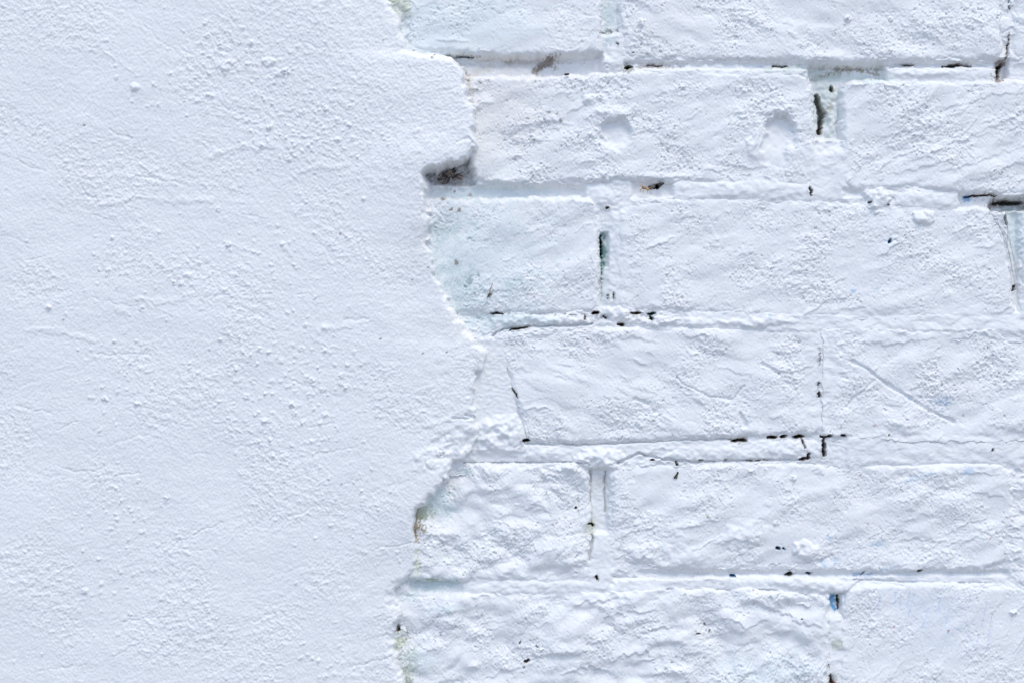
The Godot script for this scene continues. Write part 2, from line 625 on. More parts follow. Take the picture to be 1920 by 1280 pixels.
func lay_bricks() -> void:
	# course above the frame
	brick([640, -352, 1400, -352], [640, -142, 1400, -142], [690, -360, 690, -130], [1395, -360, 1395, -130])
	brick([1430, -352, 2150, -352], [1430, -142, 2150, -142], [1432, -360, 1432, -130], [2150, -360, 2150, -130])
	brick([2180, -352, 2700, -352], [2180, -142, 2700, -142], [2185, -360, 2185, -130], [2700, -360, 2700, -130])
	# first course in view
	brick([720, -108, 1130, -108], [720, 100, 800, 98, 860, 101, 950, 107, 1080, 105, 1130, 98], [764, -120, 764, 60, 768, 110], [1127, -120, 1127, 120],
		{"rot": -0.2, "amp": 5.0, "ledge": 0.9, "fine": 0.7, "round": 12.0, "corner": 10.0, "steep": 0.8, "label": "short brick in the top course next to the broken plaster"})
	brick([1150, -110, 1900, -110], [1150, 108, 1200, 118, 1300, 119, 1500, 121, 1700, 119, 1850, 116, 1900, 108], [1164, -120, 1160, 60, 1170, 130], [1892, -120, 1889, 60, 1887, 130],
		{"rot": 0.25, "amp": 6.5, "ledge": 1.6, "fine": 1.0, "round": 15.0, "steep": 0.95, "label": "long brick along the top edge with two small paint drops"})
	brick([1890, -110, 2620, -110], [1890, 112, 1930, 118, 2620, 118], [1896, -120, 1895, 60, 1893, 130], [2620, -120, 2620, 130], {"rot": 0.3})
	# second course
	brick([780, 142, 900, 142, 1060, 140, 1180, 130, 1500, 132, 1530, 140], [780, 330, 880, 344, 950, 348, 1010, 346, 1100, 344, 1180, 340, 1300, 346, 1500, 352], [828, 120, 828, 290, 880, 296, 884, 360], [1520, 120, 1526, 200, 1530, 280, 1532, 360],
		{"rot": -0.3, "amp": 6.0, "ledge": 1.7, "fine": 1.15, "round": 13.0, "corner": 26.0, "steep": 0.95, "label": "long brick with two shallow round dents"})
	brick([1570, 152, 1640, 150, 1760, 150, 2330, 146], [1570, 346, 1600, 357, 1700, 355, 1790, 362, 1860, 366, 2330, 366], [1580, 130, 1578, 260, 1574, 380], [2330, 130, 2330, 380],
		{"rot": -0.5, "amp": 7.0, "ledge": 2.6, "fine": 1.0, "round": 12.0, "corner": 22.0, "steep": 0.9, "label": "brick with slanting drag marks at the upper right"})
	# third course
	brick([740, 372, 830, 372, 1090, 368, 1125, 378], [740, 588, 900, 588, 1000, 589, 1090, 588, 1125, 582], [776, 360, 776, 600], [1121, 360, 1124, 480, 1123, 600],
		{"rot": -0.5, "amp": 6.0, "ledge": 1.8, "fine": 0.8, "round": 11.0, "corner": 18.0, "steep": 0.75, "label": "short brick with thin bluish paint beside the plaster"})
	brick([1150, 392, 1190, 378, 1260, 368, 1500, 372, 1700, 384, 1850, 386, 1900, 400], [1150, 582, 1300, 588, 1420, 592, 1550, 598, 1900, 600], [1164, 360, 1162, 600], [1850, 360, 1862, 400, 1888, 450, 1903, 540, 1906, 610],
		{"rot": -0.25, "amp": 5.0, "ledge": 1.3, "fine": 1.0, "round": 13.0, "corner": 24.0, "steep": 0.7, "label": "long brick with pale blue specks right of the centre"})
	brick([1905, 392, 2640, 388], [1905, 598, 2640, 598], [1912, 370, 1914, 610], [2640, 370, 2640, 610], {"rot": -0.4})
	# fourth course
	brick([915, 626, 960, 618, 1080, 613, 1200, 611, 1350, 613, 1545, 618], [915, 830, 1000, 830, 1100, 831, 1180, 829, 1250, 826, 1400, 820, 1545, 816], [924, 600, 928, 640, 950, 690, 968, 760, 988, 835], [1536, 600, 1537, 840],
		{"rot": 0.25, "amp": 5.5, "ledge": 2.2, "fine": 1.0, "round": 12.0, "corner": 14.0, "steep": 0.75, "label": "long brick in the middle with a slanting left end"})
	brick([1530, 618, 2270, 620], [1530, 818, 1700, 828, 2270, 828], [1540, 600, 1541, 840], [2270, 600, 2270, 840],
		{"rot": -0.3, "amp": 7.5, "ledge": 2.4, "fine": 1.15, "round": 10.0, "corner": 10.0, "steep": 0.7, "label": "rough brick scored with an angled scratch mark"})
	# fifth course
	brick([700, 872, 860, 870, 1000, 868, 1070, 868, 1105, 876], [700, 1088, 900, 1090, 1050, 1096, 1120, 1090], [720, 860, 720, 1100], [1098, 850, 1104, 900, 1110, 990, 1104, 1040, 1112, 1110],
		{"rot": -0.12, "amp": 12.0, "ledge": 4.2, "fine": 1.05, "round": 14.0, "corner": 20.0, "steep": 0.7, "stretch": 0.85, "label": "short craggy brick with deep ledges beside the green stain"})
	brick([1130, 868, 1200, 862, 1280, 866, 1400, 862, 1500, 862, 1700, 866, 1850, 860, 1905, 868], [1130, 1042, 1180, 1056, 1250, 1074, 1400, 1076, 1600, 1078, 1750, 1074, 1840, 1072, 1905, 1052], [1138, 840, 1143, 940, 1140, 1020, 1143, 1090], [1900, 840, 1908, 980, 1906, 1090],
		{"rot": -0.3, "amp": 8.0, "ledge": 2.0, "fine": 0.8, "round": 15.0, "corner": 26.0, "steep": 0.95, "label": "long brick with an overhanging lower edge and dark teal chips"})
	brick([1925, 866, 2660, 866], [1925, 1076, 2660, 1076], [1932, 850, 1932, 1090], [2660, 850, 2660, 1090])
	# sixth course
	brick([700, 1114, 860, 1112, 1140, 1110, 1260, 1104, 1380, 1102, 1480, 1108, 1560, 1118], [700, 1322, 1560, 1322], [740, 1100, 740, 1330], [1554, 1100, 1556, 1330],
		{"rot": -0.22, "amp": 11.0, "ledge": 3.6, "fine": 1.05, "round": 11.0, "corner": 14.0, "steep": 0.65, "stretch": 0.75, "label": "long craggy brick along the bottom edge"})
	brick([1570, 1112, 1620, 1094, 1760, 1092, 1880, 1098, 2310, 1098], [1570, 1322, 2310, 1322], [1580, 1080, 1579, 1330], [2310, 1080, 2310, 1330],
		{"rot": -0.6, "amp": 4.0, "ledge": 0.8, "fine": 0.8, "round": 11.0, "corner": 26.0, "steep": 0.7, "label": "smoother brick at the lower right with blue brush streaks"})
	# courses below the frame
	brick([640, 1354, 1110, 1354], [640, 1566, 1110, 1566], [720, 1340, 720, 1580], [1106, 1340, 1106, 1580])
	brick([1140, 1354, 1890, 1354], [1140, 1566, 1890, 1566], [1142, 1340, 1142, 1580], [1888, 1340, 1888, 1580])
	brick([1920, 1354, 2660, 1354], [1920, 1566, 2660, 1566], [1924, 1340, 1924, 1580], [2660, 1340, 2660, 1580])
	brick([640, 1598, 1560, 1598], [640, 1810, 1560, 1810], [720, 1590, 720, 1820], [1558, 1590, 1558, 1820])
	brick([1590, 1598, 2310, 1598], [1590, 1810, 2310, 1810], [1592, 1590, 1592, 1820], [2310, 1590, 2310, 1820])

func shape_mortar() -> void:
	# recessed joints
	zone(zm, 1128, -130, 1161, 66, -15, 4)
	zone(zm, 1122, 66, 1168, 118, -5, 8)
	zone(zm, 838, 100, 1128, 145, -27, 5)
	zone(zm, 838, 122, 1000, 145, -19, 8)
	zone(zm, 1170, 116, 1524, 129, -13, 3)
	zone(zm, 1520, 116, 1664, 156, -32, 5)
	zone(zm, 1664, 127, 1872, 154, -5, 5)
	zone(zm, 1664, 116, 1885, 127, -16, 3)
	zone(zm, 1870, 112, 1892, 156, -24, 4)
	zone(zm, 1892, 122, 2480, 154, -6, 5)
	zone(zm, 1527, 148, 1582, 262, -27, 5)
	zone(zm, 1527, 262, 1580, 350, -9, 6)
	zone(zm, 780, 292, 890, 346, -36, 9, 7.0)
	zone(zm, 790, 350, 1100, 376, -20, 6)
	zone(zm, 1098, 346, 1186, 394, -5, 6)
	zone(zm, 1186, 340, 1262, 368, -15, 5)
	zone(zm, 1262, 346, 1512, 372, 0, 7)
	zone(zm, 1505, 300, 1590, 376, -4, 8)
	zone(zm, 1586, 358, 1660, 382, -6, 6)
	zone(zm, 1690, 364, 1800, 388, -2, 5)
	zone(zm, 1800, 364, 1868, 390, -18, 4)
	zone(zm, 1862, 370, 1930, 396, -34, 4)
	zone(zm, 1890, 396, 1912, 610, -14, 4)
	zone(zm, 1124, 392, 1164, 600, -9, 4)
	zone(zm, 1126, 436, 1140, 500, -20, 3)
	zone(zm, 920, 588, 1115, 612, -3, 4)
	zone(zm, 1290, 590, 1960, 616, 0, 8)
	zone(zm, 1440, 590, 1960, 622, 2.0, 8)
	zone(zm, 880, 640, 990, 850, -3, 6)
	zone(zm, 860, 848, 1000, 868, -6, 5)
	zone(zm, 990, 826, 1600, 866, -3, 4)
	zone(zm, 1590, 820, 1960, 868, 0.5, 7)
	zone(zm, 1104, 880, 1142, 1000, -15, 4)
	zone(zm, 1110, 1000, 1146, 1092, -5, 6)
	zone(zm, 1200, 1070, 1890, 1081, -12, 4)
	zone(zm, 1150, 1086, 1610, 1112, -2, 5)
	zone(zm, 1612, 1081, 1905, 1096, -7, 5)
	zone(zm, 770, 1082, 1140, 1116, -3, 6)
	zone(zm, 770, 1080, 866, 1110, -11, 5)
	zone(zm, 1556, 1112, 1580, 1152, -17, 3)
	zone(zm, 1556, 1152, 1580, 1330, -4, 4)
	zone(zm, 1530, 600, 1546, 840, -1.5, 4)
	for q in [[1300, 588, 1450, 620, 0.6], [1440, 582, 1990, 626, 1.0], [1508, 612, 1566, 806, 1.0], [1600, 806, 1990, 874, 0.9], [1508, 280, 1596, 380, 0.8], [1275, 338, 1512, 376, 0.9], [1176, 128, 1500, 150, 0.8],
			[890, 1074, 1150, 1122, 0.85], [1545, 1156, 1592, 1300, 0.9], [1140, 1096, 1270, 1118, 0.8], [1102, 1010, 1152, 1090, 0.5], [1146, 396, 1184, 584, 0.7], [1150, 62, 1182, 110, 0.7], [1690, 362, 1790, 396, 0.8], [1664, 128, 1860, 146, 0.5]]:
		merge(q[0], q[1], q[2], q[3], q[4])
	# beads and lumps squeezed out of the joints
	blob(zm, 1018, 600, 100, 10, 0, 7, 0.8)
	blob(zm, 1160, 590, 44, 14, 0.25, 9, 0.8)
	blob(zm, 1265, 604, 90, 9, 0.02, 5, 0.9)
	blob(zm, 1420, 604, 80, 9, -0.03, 5, 0.9)
	blob(zm, 1645, 371, 30, 20, -0.2, 12, 0.7)
	blob(zm, 1600, 360, 30, 12, 0.2, -6, 1.0)
	blob(zm, 1740, 372, 50, 14, 0.2, 3, 1.0)
	blob(zm, 1400, 352, 130, 22, 0, 3, 1.0)
	blob(zm, 938, 816, 62, 40, -0.15, 13, 0.8)
	blob(zm, 1125, 858, 52, 19, 0, 12, 0.7)
	blob(zm, 1010, 850, 70, 14, 0, 5, 0.9)
	blob(zm, 1350, 848, 170, 17, -0.02, 4, 1.0)
	blob(zm, 1230, 852, 50, 8, -0.2, -4, 1.0)
	blob(zm, 1500, 842, 60, 18, 0.05, 5, 0.8)
	blob(zm, 1340, 1092, 110, 14, 0, 3, 1.0)
	blob(zm, 1530, 1096, 90, 16, 0.1, 7, 0.8)
	blob(zm, 1000, 1100, 160, 14, -0.02, 3, 1.0)
	blob(zm, 1740, 138, 70, 10, 0, 4, 1.0)
	blob(zm, 1140, 120, 30, 22, 0, 5, 1.0)
	blob(zm, 1128, 370, 40, 18, 0, 5, 1.0)
	blob(zm, 1554, 175, 24, 30, 0, 8, 1.0)
	blob(zm, 1565, 225, 14, 40, 0, 7, 1.0)
	# creases
	line(zm, [1108, 880, 1106, 930, 1108, 990], 3.5, -8, 1.0)
	line(zm, [1136, 885, 1134, 920, 1136, 960], 2.6, -6, 1.0, cw, Color(0.3, 0.28, 0.26), 0.35)
	line(zm, [1106, 985, 1112, 1010, 1104, 1050], 3.0, -9, 1.0, cw, Color(0.4, 0.39, 0.36), 0.25)
	line(zm, [925, 628, 945, 616, 990, 612, 1080, 610, 1110, 606], 3.0, -9, 0.8)
	line(zm, [950, 690, 966, 735, 976, 780, 988, 826], 3.0, -5, 1.0)
	line(zm, [985, 831, 1100, 833, 1180, 830, 1260, 825, 1400, 822], 3.4, -8, 0.8)
	line(zm, [870, 868, 950, 868, 1040, 866, 1100, 868], 3.0, -8, 0.8)
	line(zm, [1160, 866, 1200, 850, 1240, 860, 1300, 866, 1420, 862, 1500, 862], 3.2, -8, 0.8)
	line(zm, [1150, 1082, 1250, 1084, 1300, 1082], 3.0, -4, 1.0)
	line(zm, [1250, 1106, 1330, 1108, 1450, 1108, 1540, 1122], 3.2, -6, 0.8)
	line(zm, [1560, 1120, 1590, 1110, 1612, 1090], 3.4, -4, 1.0)
	line(zm, [1600, 1086, 1700, 1092, 1860, 1094], 2.2, -4, 1.0)

func brick_marks() -> void:
	# two round dents
	dent(1156, 252, 31, 30, -13.0)
	blob(zb, 1152, 214, 40, 16, 0.1, 6, 1.2)
	dent(1463, 250, 30, 36, -17.0)
	dent(1452, 286, 27, 40, -7.5)
	blob(zb, 1466, 208, 40, 11, 0, 5, 1.2)
	blob(zb, 1416, 262, 12, 40, 0.2, 4, 1.2)
	# lumps and drops of paint
	blob(zb, 1105, 187, 15, 11, -0.2, 8, 0.6)
	blob(zb, 1124, 182, 9, 7, 0, 4, 0.7)
	blob(zb, 1590, 36, 6.5, 6.5, 0, 6, 0.6)
	blob(zb, 1671, 36, 5, 4.5, 0, 4, 0.6)
	blob(zb, 1203, 44, 9, 9, 0, 5, 0.7)
	blob(zb, 1735, 408, 24, 14, 0, 8, 0.7)
	blob(zb, 1510, 1030, 24, 18, 0.2, 9, 0.7)
	blob(zb, 1540, 1062, 34, 12, -0.1, 6, 0.8)
	blob(zb, 1488, 896, 7, 6, 0, 5, 0.6)
	blob(zb, 1455, 980, 7, 6, 0, 4, 0.6)
	blob(zb, 1538, 880, 16, 9, 0, 5, 0.7)
	blob(zb, 1573, 1180, 12, 8, 0, 4, 0.7)
	blob(zb, 1900, 1148, 9, 5, -0.3, 5, 0.7)
	blob(zb, 1395, 1002, 60, 26, -0.2, 5, 1.0)
	blob(zb, 1250, 1040, 90, 24, 0, 6, 1.0)
	blob(zb, 1165, 1050, 26, 18, 0.4, -8, 1.0)
	# chips with crisp lips
	line(zb, [1388, 776, 1398, 798], 6, -5, 0.7)
	line(zb, [1375, 750, 1382, 738, 1396, 722], 3, -3.0, 1.0)
	line(zb, [1270, 707, 1282, 720, 1330, 742, 1372, 748], 3.0, -2.5, 1.0)
	line(zb, [1430, 682, 1460, 700], 5, -4, 1.0)
	line(zb, [1190, 748, 1215, 756], 6, -4, 1.0)
	# scored angle
	line(zb, [1598, 678, 1626, 692, 1655, 714, 1700, 742, 1740, 768, 1790, 790], 5.5, -4.6, 1.4, cw, Color(0.62, 0.66, 0.70), 0.3, 1.0)
	line(zb, [1640, 712, 1622, 730, 1598, 748, 1588, 764], 5.0, -3.4, 1.4, PackedColorArray(), Color.BLACK, 0.0, 1.0)
	# small lips all over the faces, dragged along each brick's own slant
	for b in bricks:
		var g: PackedInt32Array = b.g
		var ax := xs[g[0]] + 30.0
		var bx := xs[g[2]] - 30.0
		var ay := ys[g[1]] + 34.0
		var by := ys[g[3]] - 30.0
		if ax > 1900.0 or by < 0.0 or ay > 1280.0:
			continue
		var turn: float = b.rot
		for n in int((bx - ax) * (by - ay) / 2600.0):
			var x := rng.randf_range(ax, bx)
			var y := rng.randf_range(ay, by)
			var l := rng.randf_range(14.0, 34.0) * (2.2 if rng.randf() < 0.14 else 1.0)
			var sl := tan(turn + rng.randf_range(-0.35, 0.35))
			var h := rng.randf_range(0.7, 2.2) * float(b.fine) * (0.6 + l / 60.0)
			lip(zb, [x - l * 0.5, y - sl * l * 0.5, x - l * 0.15, y - sl * l * 0.15 + rng.randf_range(-3, 4), x + l * 0.2, y + sl * l * 0.2 + rng.randf_range(-3, 4), x + l * 0.5, y + sl * l * 0.5], h, rng.randf_range(8.0, 22.0), 5.0)
	# slanting drags at the upper right
	for q in [[1640, 268, 1690, 246, 1720, 238, 1770, 214], [1640, 334, 1662, 304, 1700, 290, 1745, 274], [1700, 304, 1740, 292, 1800, 264, 1865, 246], [1760, 322, 1800, 316, 1880, 286, 1935, 270], [1690, 250, 1750, 236, 1830, 196], [1830, 250, 1880, 232, 1935, 206], [1790, 200, 1850, 180, 1930, 172], [1660, 330, 1720, 318, 1800, 296], [1840, 330, 1900, 310, 1960, 300]]:
		lip(zb, q, 2.3, 20.0, 6.0)
	for q in [[1560, 170, 1640, 156, 1700, 172], [900, 340, 960, 345, 1010, 338], [1180, 330, 1240, 336, 1300, 332], [1350, 300, 1400, 316, 1450, 312], [960, 262, 1000, 268, 1040, 262], [1000, 230, 1040, 226, 1080, 238]]:
		lip(zb, q, 3.0, 14.0)
	# broken ledges of the craggy bricks
	for q in [[880, 1016, 900, 1004, 940, 1022, 965, 1014, 1000, 1006, 1052, 1000], [905, 968, 945, 984, 975, 1000], [780, 1004, 815, 1020, 845, 1010], [840, 1052, 880, 1042, 910, 1054, 950, 1040, 990, 1046], [960, 950, 1010, 948, 1044, 968],
			[985, 1094, 1020, 1088, 1060, 1068, 1104, 1058], [780, 1060, 820, 1056, 870, 1064], [1000, 1034, 1040, 1030, 1085, 1020], [858, 1116, 900, 1120, 970, 1108], [990, 1110, 1050, 1106], [825, 1160, 850, 1168, 875, 1180, 930, 1166, 965, 1160], [868, 1268, 900, 1242, 940, 1228, 980, 1240],
			[1056, 1138, 1100, 1128, 1140, 1122, 1190, 1124], [1190, 1188, 1225, 1182, 1265, 1170], [1300, 1152, 1340, 1138, 1390, 1142], [1350, 1156, 1400, 1174, 1445, 1160], [1440, 1138, 1490, 1160, 1540, 1174], [980, 1158, 1010, 1172, 1046, 1160], [760, 1210, 800, 1216, 850, 1206], [1080, 1210, 1130, 1196, 1180, 1200], [1000, 1230, 1060, 1220, 1120, 1226], [1130, 1240, 1200, 1222, 1250, 1228], [1050, 1266, 1100, 1250, 1150, 1256], [1260, 1230, 1330, 1214, 1400, 1222], [1120, 1164, 1170, 1150, 1240, 1146]]:
		lip(zb, q, rng.randf_range(1.5, 4.5), rng.randf_range(26.0, 50.0), 9.0)
	for q in [[1150, 1012, 1200, 992, 1240, 988], [1240, 1012, 1262, 1000, 1284, 1010], [1260, 990, 1300, 986, 1350, 972], [1330, 1020, 1370, 1010, 1420, 1020], [1160, 1044, 1200, 1046, 1240, 1050], [1490, 1052, 1530, 1050, 1570, 1040], [1680, 1016, 1720, 1010, 1780, 1018], [1780, 894, 1830, 884, 1880, 890], [1800, 930, 1840, 922, 1890, 936], [1130, 640, 1180, 632, 1240, 644], [1420, 690, 1480, 700, 1530, 684], [1600, 640, 1680, 646, 1760, 632], [1780, 640, 1840, 622, 1900, 650], [1560, 620, 1610, 612, 1680, 622]]:
		lip(zb, q, 2.8, 26.0, 6.0)
	# brush lines on the lower bricks
	for i in 26:
		var x := rng.randf_range(1410, 1560)
		var y := rng.randf_range(1215, 1270)
		line(zb, [x, y, x - 6, y + 14, x - 16, y + rng.randf_range(26, 50)], 2.0, -1.4, 1.0, PackedColorArray(), Color.BLACK, 0.0, 1.0)
	for i in 40:
		var x := rng.randf_range(1600, 1900)
		var y := rng.randf_range(1105, 1190)
		line(zb, [x, y, x - 8, y + rng.randf_range(30, 70)], 2.0, rng.randf_range(-1.2, 1.0), 1.0, PackedColorArray(), Color.BLACK, 0.0, 1.0)

	# --- holes and gaps that the paint has not closed
	slot([850, 103, 900, 104], 3.2, 40)
	slot([1172, 126, 1184, 124], 5.0, 45)
	slot([1200, 122.5, 1245, 122], 2.6, 40)
	slot([1448, 124, 1478, 123], 3.2, 45)
	slot([1770, 123, 1800, 122, 1824, 123], 4.6, 55)
	slot([1694, 121, 1716, 122], 3.2, 45)
	slot([1893, -20, 1894, 6], 3.2, 40, Color(0.15, 0.37, 0.55))
	slot([1893, 12, 1893, 17], 2.4, 40)
	slot([1893, 60, 1891, 90, 1887, 112], 2.6, 36)
	slot([1884, 118, 1874, 128, 1872, 146], 5.5, 50)
	slot([1536, 176, 1541, 198, 1545, 212, 1541, 246], 9.0, 38)
	slot([1562, 160, 1563, 168], 3.6, 40)
	slot([1228, 350, 1238, 346], 6.0, 58)
	slot([1221, 350, 1226, 349], 4.2, 50)
	slot([1519, 351, 1521, 358, 1520, 366], 4.0, 55)
	slot([1812, 367, 1840, 366, 1872, 366], 3.4, 50)
	slot([1872, 380, 1895, 378, 1925, 379], 6.5, 45)
	slot([1885, 405, 1888, 414, 1891, 422], 5.0, 55)
	slot([1905, 536, 1902, 546], 5.0, 55)
	slot([1126, 440, 1127, 460, 1128, 484], 3.8, 60, Color(0.17, 0.33, 0.32))
	slot([1128, 484, 1128, 520, 1127, 560], 2.0, 34)
	slot([1140, 552, 1141, 560], 2.4, 34)
	slot([1151, 548, 1152, 562], 2.6, 34, Color(0.17, 0.33, 0.32))
	slot([921, 587, 943, 588], 4.2, 55)
	slot([943, 588, 1010, 589], 1.6, 40)
	slot([1020, 589, 1100, 590], 1.6, 36)
	slot([1114, 588, 1121, 587], 5.0, 45)
	slot([1132, 594, 1136, 596], 3.4, 40)
	slot([955, 619, 975, 616, 988, 614], 3.6, 45)
	slot([1097, 592, 1098, 600], 2.4, 34)
	slot([1160, 609, 1168, 610], 4.0, 36)
	slot([1182, 587, 1202, 588], 4.4, 55)
	slot([1213, 588, 1228, 588], 4.0, 55, Color(0.17, 0.33, 0.32))
	slot([1219, 592, 1222, 601], 4.2, 50, Color(0.17, 0.33, 0.32))
	slot([1536, 650, 1537, 690], 1.7, 24)
	slot([1535, 716, 1534, 724], 2.6, 34)
	slot([1535, 736, 1537, 740], 4.0, 40)
	slot([960, 726, 966, 738, 972, 746], 2.8, 32)
	slot([984, 826, 990, 824], 5.0, 42)
	slot([1372, 826, 1400, 825], 4.2, 45)
	slot([1440, 819, 1456, 819], 4.8, 55)
	slot([1464, 819, 1474, 817], 3.8, 50)
	slot([1488, 818, 1508, 818], 4.2, 50)
	slot([1503, 822, 1508, 834, 1512, 842], 2.8, 45)
	slot([1498, 860, 1514, 858], 4.0, 48)
	slot([1516, 852, 1516, 858], 4.8, 48)
	slot([1538, 818, 1562, 817], 3.4, 50)
	slot([1544, 820, 1545, 838, 1546, 854], 5.4, 52)
	slot([1576, 816, 1586, 817], 3.8, 45)
	slot([1400, 862, 1430, 864, 1444, 862], 2.2, 38)
	slot([1221, 863, 1228, 863], 3.0, 38)
	slot([1269, 866, 1270, 872], 3.2, 38)
	slot([1358, 862, 1364, 862], 2.4, 34)
	slot([1079, 952, 1079.5, 952], 4.2, 45)
	slot([1105, 981, 1112, 986], 4.0, 42)
	slot([1118, 1080, 1120, 1084], 3.4, 34)
	slot([1476, 1077, 1486, 1075], 5.2, 55)
	slot([1515, 1074, 1520, 1076], 4.6, 40, Color(0.15, 0.37, 0.55))
	slot([1371, 1080, 1379, 1081], 3.4, 36, Color(0.15, 0.37, 0.55))
	slot([1457, 1025, 1462, 1027], 4.4, 36, Color(0.15, 0.37, 0.55))
	slot([1470, 1026, 1471, 1028], 3.4, 36, Color(0.15, 0.37, 0.55))
	slot([1573, 1118, 1574, 1130, 1574, 1142], 4.2, 50)
	slot([1720, 1069, 1728, 1069], 3.6, 30)
	slot([1616, 1078, 1622, 1073], 2.6, 26, Color(0.15, 0.37, 0.55))
	slot([1310, 862, 1318, 863], 2.0, 30)
	slot([748, 1182, 746, 1170], 5.0, 48)
	slot([742, 1180, 745, 1182], 4.0, 42)
	slot([985, 1240, 990, 1236], 4.2, 24)
	slot([980, 1248, 984, 1252], 2.4, 20, Color(0.17, 0.33, 0.32))
	slot([1006, 1210, 1010, 1213], 2.8, 22, Color(0.17, 0.33, 0.32))
	slot([974, 1206, 975, 1202], 2.4, 22)
	slot([1306, 1188, 1312, 1188], 2.8, 20)
	slot([1321, 1170, 1323, 1172], 2.6, 20)
	slot([1330, 1180, 1330, 1186], 2.0, 20)
	slot([1503, 1159, 1504, 1160], 3.0, 20)
	slot([1667, 455, 1670, 450], 3.8, 24, Color(0.15, 0.37, 0.55))
	slot([1860, 841, 1860, 843], 3.4, 28)
	slot([1666, 815, 1667, 816], 3.0, 24)
	slot([1630, 379, 1633, 380], 3.6, 34)
	slot([1666, 383, 1668, 383], 2.8, 34)
	slot([1556, 1264, 1560, 1280], 5.0, 40)
	slot([1553, 1246, 1553, 1250], 2.8, 26)
	slot([1138, 390, 1142, 390], 3.6, 34)
	slot([1124, 60, 1135, 62], 2.4, 22)
	slot([1147, 54, 1147, 62], 2.2, 22)
	slot([1156, 82, 1160, 84], 3.0, 22)
	slot([1186, 100, 1189, 100], 2.2, 20)

